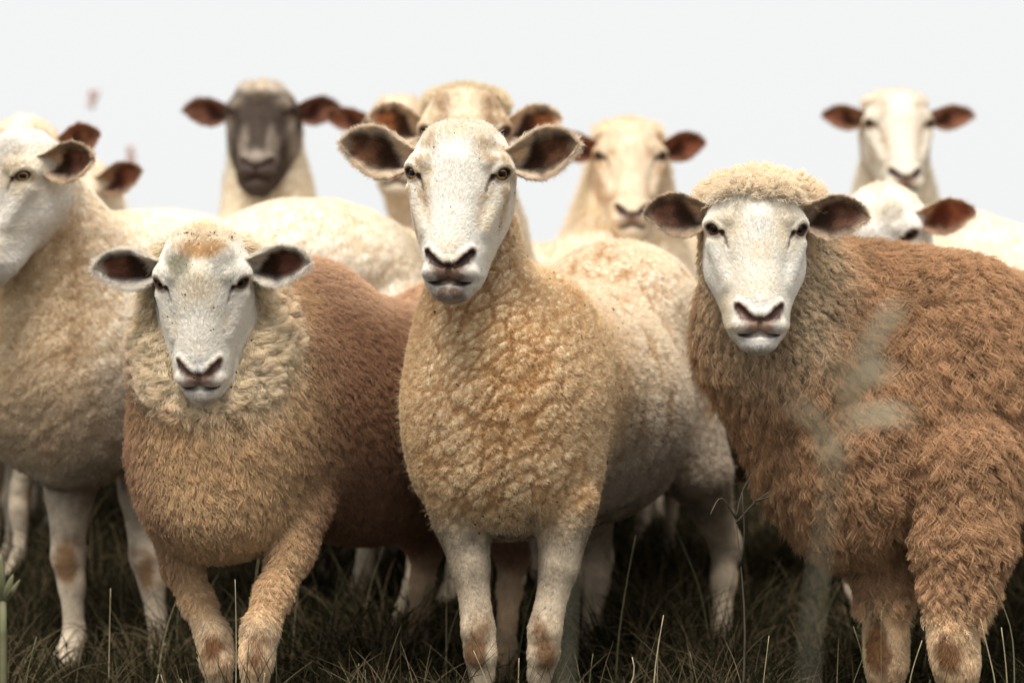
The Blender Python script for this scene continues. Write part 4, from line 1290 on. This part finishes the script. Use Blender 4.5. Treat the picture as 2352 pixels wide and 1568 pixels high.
    for key, lab, px, d, hd, sc_ in (("X1", "dark brown sheep mostly hidden between the big white one and the young one", 300, 5.55, -70, .84),
                                ("X2", "dark brown sheep hidden behind the middle ewe's front legs", 960, 5.35, 65, .82),  # extra sheep, added to darken the gap between the bodies
                                ("X3", "reddish brown sheep hidden between the middle ewe's rump and the curly one", 1690, 5.25, 70, .86),
                                ("X4", "dark brown sheep hidden behind the curly sheep's legs at the right edge", 2250, 5.5, -80, .84)):  # also an added sheep, its dark body shades the gap at right
        if want(key):
            c_ = P(px, 652, d)
            hh_ = math.radians(hd)
            back_sheep(key, lab, (c_[0] + math.sin(hh_) * .62, d - math.cos(hh_) * .62, .55), (c_[0], d), hd, sc_,
                       (.30, .18, .12), (.2, .11, .07), *BRN, 211 + len(lab), yaw=-hd * .6 if hd < 0 else hd * .6, pitch=-25, hs=.9, nfur=9000, hb=.018, hh=.008, amp=.001)

if want("C"): centre()
if want("R"): long_wool_right()
if want("B"): young_left()
flock()
# ------------------------------------------------------------------ ground, grass, weeds
def mat_soil():
    m, nt, b = new_mat("soil")
    tc = nt.nodes.new("ShaderNodeTexCoord")
    n1 = nt.nodes.new("ShaderNodeTexNoise"); n1.inputs["Scale"].default_value = 2.2; n1.inputs["Detail"].default_value = 8
    n2 = nt.nodes.new("ShaderNodeTexNoise"); n2.inputs["Scale"].default_value = 45; n2.inputs["Detail"].default_value = 5
    nt.links.new(tc.outputs["Object"], n1.inputs["Vector"]); nt.links.new(tc.outputs["Object"], n2.inputs["Vector"])
    r = nt.nodes.new("ShaderNodeValToRGB")
    r.color_ramp.elements[0].position = .3; r.color_ramp.elements[0].color = (.014, .012, .007, 1)
    r.color_ramp.elements[1].position = .75; r.color_ramp.elements[1].color = (.032, .028, .014, 1)
    mx = nt.nodes.new("ShaderNodeMath"); mx.operation = 'MULTIPLY_ADD'; mx.inputs[1].default_value = .5
    nt.links.new(n2.outputs[0], mx.inputs[0]); nt.links.new(n1.outputs[0], mx.inputs[2])
    sb = nt.nodes.new("ShaderNodeMath"); sb.operation = 'SUBTRACT'; sb.inputs[1].default_value = .22
    nt.links.new(mx.outputs[0], sb.inputs[0]); nt.links.new(sb.outputs[0], r.inputs[0])
    nt.links.new(r.outputs[0], b.inputs["Base Color"]); b.inputs["Roughness"].default_value = 1; b.inputs["Specular IOR Level"].default_value = .1
    bp = nt.nodes.new("ShaderNodeBump"); bp.inputs["Distance"].default_value = .03; nt.links.new(n2.outputs[0], bp.inputs["Height"]); nt.links.new(bp.outputs[0], b.inputs["Normal"])
    return m

def ground():
    xs = np.concatenate([-np.geomspace(400, 6, 22), np.linspace(-5.8, 5.8, 90), np.geomspace(6, 400, 22)])
    ys = np.concatenate([-np.geomspace(300, 2, 14), np.linspace(-1.5, 14, 130), np.geomspace(14.5, 900, 30)])
    GX, GY = np.meshgrid(xs, ys, indexing='ij')
    V = np.stack([GX.ravel(), GY.ravel(), ground_z(GX, GY).ravel()], 1)
    V[:, 2] += 0.012 * fbm(V, 3.0, 4, 3) * (V[:, 1] < 16)
    I = np.arange(len(xs) * len(ys)).reshape(len(xs), len(ys))
    Q = np.stack([I[:-1, :-1].ravel(), I[1:, :-1].ravel(), I[1:, 1:].ravel(), I[:-1, 1:].ravel()], 1)
    g = mesh_obj("ground", V, Q, mat_soil()); g["kind"] = "structure"
    # grass: tufts of blades, thick near the hooves
    rng = np.random.default_rng(5)
    n = K(150000)
    y = 2.7 + 9.5 * rng.random(n) ** 1.5
    x = (rng.random(n) * 2 - 1) * (0.236 * y + .35)
    P0 = np.stack([x, y, ground_z(x, y) - .01], 1)
    dn = fbm(P0 * [1, 1, 0], 3.2, 12, 3)
    d1, d2, cc, hid = worley(P0 * np.array([1, 1, 0.0]), .11, 9)
    L = (.075 + .10 * rng.random(n) ** 2) * (1 + .7 * dn) * (.7 + .6 * hid)
    k = 6; t = np.linspace(0, 1, k)
    ang = rng.random(n) * 2 * np.pi
    lean = (.25 + .85 * rng.random(n))
    dv = np.stack([np.cos(ang), np.sin(ang), np.zeros(n)], 1) * .6
    out = (P0 - cc); out[:, 2] = 0
    dv = norm(dv + norm(out + 1e-6) * .7)
    pts = P0[:, None] + (L[:, None] * t)[..., None] * np.array([0, 0, 1.0]) * (1 - .42 * (lean[:, None] * t) ** 2)[..., None] + dv[:, None] * (L[:, None] * lean[:, None] * t[None] ** 1.8)[..., None] * .8
    rad = np.repeat(((.0009 + .0012 * rng.random(n))[:, None]), k, 1) * (1 - .85 * t[None] ** 1.5)
    straw = (rng.random(n) < .30 + .12 * (dn > .2))[:, None]
    col = np.where(straw, np.array([.15, .115, .068]), np.array([.026, .024, .012]) * (.6 + .9 * rng.random((n, 1))))
    col = col * (.7 + .6 * rng.random((n, 1)))
    o = curves_obj("grass", pts, rad, col, mat_hair("grass_blade", .35))
    o["kind"] = "stuff"; o["label"] = "dark trodden grass under and around the flock"; o["category"] = "grass"

def tube(pts, rs, m=8):
    pts = np.asarray(pts, float); n = len(pts)
    T = norm(np.gradient(pts, axis=0))
    up = np.array([0.31, 0.9, 0.2])
    A = norm(np.cross(T, up)); B = np.cross(T, A)
    an = np.linspace(0, 2 * np.pi, m, endpoint=False)
    V = (pts[:, None] + (A[:, None] * np.cos(an)[None, :, None] + B[:, None] * np.sin(an)[None, :, None]) * np.asarray(rs)[:, None, None]).reshape(-1, 3)
    F = [(i * m + j, i * m + (j + 1) % m, (i + 1) * m + (j + 1) % m, (i + 1) * m + j) for i in range(n - 1) for j in range(m)]
    F += [tuple(range(m))[::-1], tuple((n - 1) * m + j for j in range(m))]
    return V, F

def spline(pts, n=12):
    pts = np.asarray(pts, float)
    d = np.r_[0, np.cumsum(np.linalg.norm(np.diff(pts, axis=0), axis=1))]
    u = np.linspace(0, d[-1], n)
    q = np.stack([np.interp(u, d, pts[:, k]) for k in range(3)], 1)
    for _ in range(3):
        q[1:-1] = (q[:-2] + 2 * q[1:-1] + q[2:]) / 4
    return q

def blade(path, width, th=.0006, facing=(0, -1, 0), fold=.25):
    """a leaf with a folded midrib: closed thin solid"""
    path = np.asarray(path, float); n = len(path)
    T = norm(np.gradient(path, axis=0)); S = norm(np.cross(T, np.asarray(facing, float))); Nn = np.cross(S, T)
    s = np.linspace(0, 1, n); w = width * np.sin(np.pi * np.clip(s * .94 + .05, 0, 1)) ** .7 / 2
    V = []
    for i in range(n):
        for q, dpt in ((-1, 0), (0, -fold), (1, 0)):
            V.append(path[i] + S[i] * w[i] * q + Nn[i] * (w[i] * dpt + th))
        for q, dpt in ((1, 0), (0, -fold), (-1, 0)):
            V.append(path[i] + S[i] * w[i] * q + Nn[i] * (w[i] * dpt - th))
    F = [(i * 6 + j, i * 6 + (j + 1) % 6, (i + 1) * 6 + (j + 1) % 6, (i + 1) * 6 + j) for i in range(n - 1) for j in range(6)]
    F += [(5, 4, 3, 2, 1, 0), tuple((n - 1) * 6 + j for j in range(6))]
    return np.array(V), F

def tuft_of(V, F, name, mat, root, base): return mesh_obj(name, V, F, mat, root, base)

def join(parts):
    V, F, o = [], [], 0
    for v, f in parts:
        V.append(v); F += [tuple(i + o for i in q) for q in f]; o += len(v)
    return np.concatenate(V), F

def weeds():
    M_ST = mat_plain("dry_stalk", (.46, .38, .22), .7, .2, 90, .3)
    M_SG = mat_plain("green_stalk", (.16, .155, .08), .7, .3, 60, .3)
    M_PALE = mat_plain("pale_weed_leaf", (.60, .56, .40), .7, .2, 40, .2)
    M_TW = mat_plain("twig_bark", (.09, .075, .055), .85, .1, 80, .4)
    rng = np.random.default_rng(77)

    def stalk(label, pts, r0, mat, seeds=0, side=1, group="thin stalks standing along the bottom of the picture", slen=.012):
        q = spline(pts, 14); base = q[0].copy(); base[2] = float(ground_z(base[0], base[1]))
        root = empty("grass_stalk", base, label, "grass stalk", group)
        V, F = tube(q, np.linspace(r0, r0 * .4, 14), 6); mesh_obj("stem", V, F, mat, root, base)
        if seeds:
            L = []
            T = norm(q[-1] - q[-4])
            for i in range(seeds):
                f = 1 - .42 * i / seeds
                c = q[0] + (q[-1] - q[0]) * 0 + np.array([np.interp(f * 13, np.arange(14), q[:, k]) for k in range(3)])
                sd = 1 if i % 2 else -1
                e = norm(T + sd * .38 * np.array([1, 0, 0]) + .2 * rng.standard_normal(3))
                sl = slen * (.8 + .5 * rng.random())
                p = np.array([c, c + e * sl * .35, c + e * sl * .75, c + e * sl])
                L.append(tube(p, [.0004, .0016, .0013, .0002], 5))
            V, F = join(L)
            mesh_obj("seed_head", V, F, mat, root, base)["kind"] = "stuff"

    def S(label, pxs, d, r0, mat, seeds=0, **k):
        pts = [P(a, b, d) for a, b in pxs]
        b0 = pts[0].copy(); b0[2] = float(ground_z(b0[0], b0[1])) - .01
        b0[0] += .02 * (rng.random() - .5)
        stalk(label, [b0] + pts, r0, mat, seeds, **k)
    S("dry stalk with a forked seed head in front of the middle ewe's right hind leg", [(1500, 1560), (1512, 1480), (1524, 1412)], 3.8, .0016, M_ST, 10)
    S("short dry seed head right beside the middle ewe's front legs", [(1190, 1568), (1192, 1510)], 3.75, .0013, M_ST, 9)
    S("small green seed head in front of the middle ewe's right knee", [(1352, 1568), (1362, 1500)], 3.8, .0012, M_SG, 10)
    S("pale bent stalk left of the forked dry stalk", [(1440, 1568), (1470, 1550), (1452, 1508)], 3.8, .0018, M_ST, 5)
    S("green seed spike at the lower left corner, leaning right", [(58, 1568), (66, 1520), (84, 1462)], 3.75, .0014, M_SG, 14)
    S("thin reddish dry stalk between the white legs and the young sheep", [(250, 1540), (252, 1440), (254, 1350)], 4.3, .0014, M_ST, 0)
    S("thin straight stalk between the young sheep's front legs", [(543, 1500), (542, 1400), (540, 1330)], 3.85, .0012, M_ST, 0)
    S("green seed spike leaning left before the curly sheep's far front leg", [(1995, 1568), (1982, 1500), (1960, 1438)], 3.7, .0013, M_SG, 14)
    S("fine green seed spike across the curly sheep's far front leg", [(2026, 1560), (2022, 1480), (2025, 1400)], 3.75, .0010, M_SG, 12)
    S("dry stalk tipped right between the curly sheep's front legs", [(2085, 1568), (2100, 1520), (2118, 1470)], 3.75, .0013, M_ST, 0)
    S("knotty stalk along the right edge of the curly sheep's near leg", [(2290, 1568), (2270, 1500), (2252, 1420)], 3.75, .0015, M_ST, 9)
    S("tall bent seed stalk rising at the right edge of the picture", [(2330, 1500), (2325, 1420), (2270, 1330)], 3.8, .0017, M_SG, 8)
    S("upright dry stalk at the lower right corner", [(2315, 1568), (2308, 1500), (2300, 1440)], 3.75, .0014, M_ST, 8)
    S("blurred straight stalk in front of the middle ewe's belly", [(1420, 1460), (1440, 1330), (1460, 1230)], 4.4, .0020, M_SG, 0)
    # short dry stems scattered between, all alike
    for i in range(46):
        px = rng.uniform(0, 2352); d = rng.uniform(3.7, 4.2) if i < 26 else rng.uniform(4.3, 5.2)
        g0 = float(ground_z((px - CX) / FPX * d, d))
        h = rng.uniform(.13, .24) if i < 26 else rng.uniform(.2, .36)
        b = np.array([(px - CX) / FPX * d, d, g0 - .01]); l = rng.uniform(-.35, .35) * h
        stalk("thin dry grass stem rising from the dark trodden grass", [b, b + [l * .35, 0, h * .6], b + [l, 0, h]], .0011, M_ST if rng.random() < .6 else M_SG,
              int(rng.integers(0, 8)), group="alike dry stems in the grass", slen=.009)

    # thick stem with bracts, left edge
    d = 3.55
    base = P(8, 1568, d); base[2] = float(ground_z(base[0], base[1]))
    root = empty("thick_weed", base, "thick pale green stem with pointed bracts at the lower left corner", "weed")
    q = spline([base, P(8, 1480, d), P(7, 1380, d)], 8); V, F = tube(q, np.linspace(.0055, .0050, 8), 10); mesh_obj("stem", V, F, M_SG, root, base)
    for a, b_, w in (((6, 1390), (2, 1270), .013), ((10, 1385), (30, 1318), .011), ((14, 1382), (46, 1330), .008), ((4, 1388), (-22, 1300), .011)):
        p0, p1 = P(*a, d), P(*b_, d - .01)
        V, F = blade(spline([p0, (p0 + p1) / 2 + [0, -.008, .0], p1], 9), w); mesh_obj("leaf", V, F, M_SG, root, base)

    # the big out-of-focus weed close to the lens, in front of the curly sheep
    d = 1.55
    base = P(1842, 1568, d); base[2] = float(ground_z(base[0], base[1]))
    root = empty("tall_weed", base, "blurred tall grey green weed close to the lens, before the curly sheep", "weed")
    st = [base, P(1850, 1500, d), P(1885, 1250, d), P(1915, 1050, d), P(1965, 880, d), P(2010, 760, d), P(2040, 705, d)]
    V, F = tube(spline(st, 22), np.linspace(.00028, .0006, 22), 8); mesh_obj("stem", V, F, M_PALE, root, base)
    for a, b_, w in (((1950, 930), (2050, 700), .0085), ((1945, 950), (1905, 800), .006), ((1940, 975), (2100, 960), .0075), ((1925, 1030), (1820, 930), .007),
                     ((1960, 900), (2060, 850), .007), ((1985, 830), (2075, 700), .006), ((1900, 1130), (1940, 1020), .006),
                     ((1915, 1090), (1880, 1010), .004)):
        p0, p1 = P(*a, d), P(*b_, d - .04 * rng.random())
        V, F = blade(spline([p0, (p0 + p1) / 2 + [0, -.006, .006], p1], 9), w); mesh_obj("leaf", V, F, M_PALE, root, base)
    d = 1.7
    base = P(1292, 1600, d); base[2] = float(ground_z(base[0], base[1]))
    root = empty("grass_leaf_blade", base, "blurred pale green grass blade before the middle ewe's right front leg", "grass blade")
    V, F = blade(spline([base, P(1292, 1500, d), P(1305, 1380, d), P(1312, 1250, d)], 12), .0022); mesh_obj("blade", V, F, M_PALE, root, base)
    # dark dead twig behind the curly sheep's chest
    base = P(1700, 1560, 4.05); base[2] = float(ground_z(base[0], base[1]))
    root = empty("dead_twig", base, "dead forked twig between the middle ewe's hind leg and the curly sheep", "twig")
    L = [[base, P(1716, 1400, 4.05), P(1700, 1300, 4.05), P(1690, 1190, 4.05)], [P(1690, 1190, 4.05), P(1706, 1120, 4.05), P(1730, 1085, 4.05)],
         [P(1692, 1200, 4.05), P(1735, 1150, 4.03), P(1768, 1128, 4.03)], [P(1735, 1150, 4.03), P(1770, 1140, 4.0)], [P(1690, 1190, 4.05), P(1655, 1130, 4.02), P(1632, 1180, 3.98)],
         [P(1700, 1300, 4.05), P(1712, 1230, 4.03), P(1704, 1130, 4.02)]]
    for i, l in enumerate(L):
        V, F = tube(spline(l, 9), np.linspace(.0028 if i == 0 else .0018, .0009, 9), 6); mesh_obj("branch" if i else "stem", V, F, M_TW, root, base)
    # two far dry flower heads above the brow of the hill
    M_RED = mat_plain("rusty_seed_head", (.62, .36, .26), .8, .1, 60, .3)
    for lab, px, py, dd in (("far rusty dock spike rising above the flock at the upper left", 213, 232, 9.5), ("far rusty dock spike just above the upturned ear at left", 298, 362, 9.0)):
        top = P(px, py, dd); base = np.array([top[0], top[1], float(ground_z(top[0], top[1]))])
        root = empty("dock_plant", base, lab, "plant", "far dock spikes")
        V, F = tube(spline([base, (base + top) / 2 + [.01, 0, 0], top], 12), np.linspace(.0012, .0008, 12), 6)
        mesh_obj("stem", V, F, mat_plain("far_pale_stem", (.72, .70, .62), .8, .1), root, base)
        Ls = []
        for i in range(46):
            c = top + np.array([rng.normal() * .010, rng.normal() * .010, rng.uniform(-.035, .035)])
            Ls.append(tube([c, c + [0, 0, .006], c + [.002 * rng.normal(), 0, .012]], [.002, .0045, .001], 5))
        V, F = join(Ls); mesh_obj("flower_head", V, F, M_RED, root, base)

ground()
weeds()
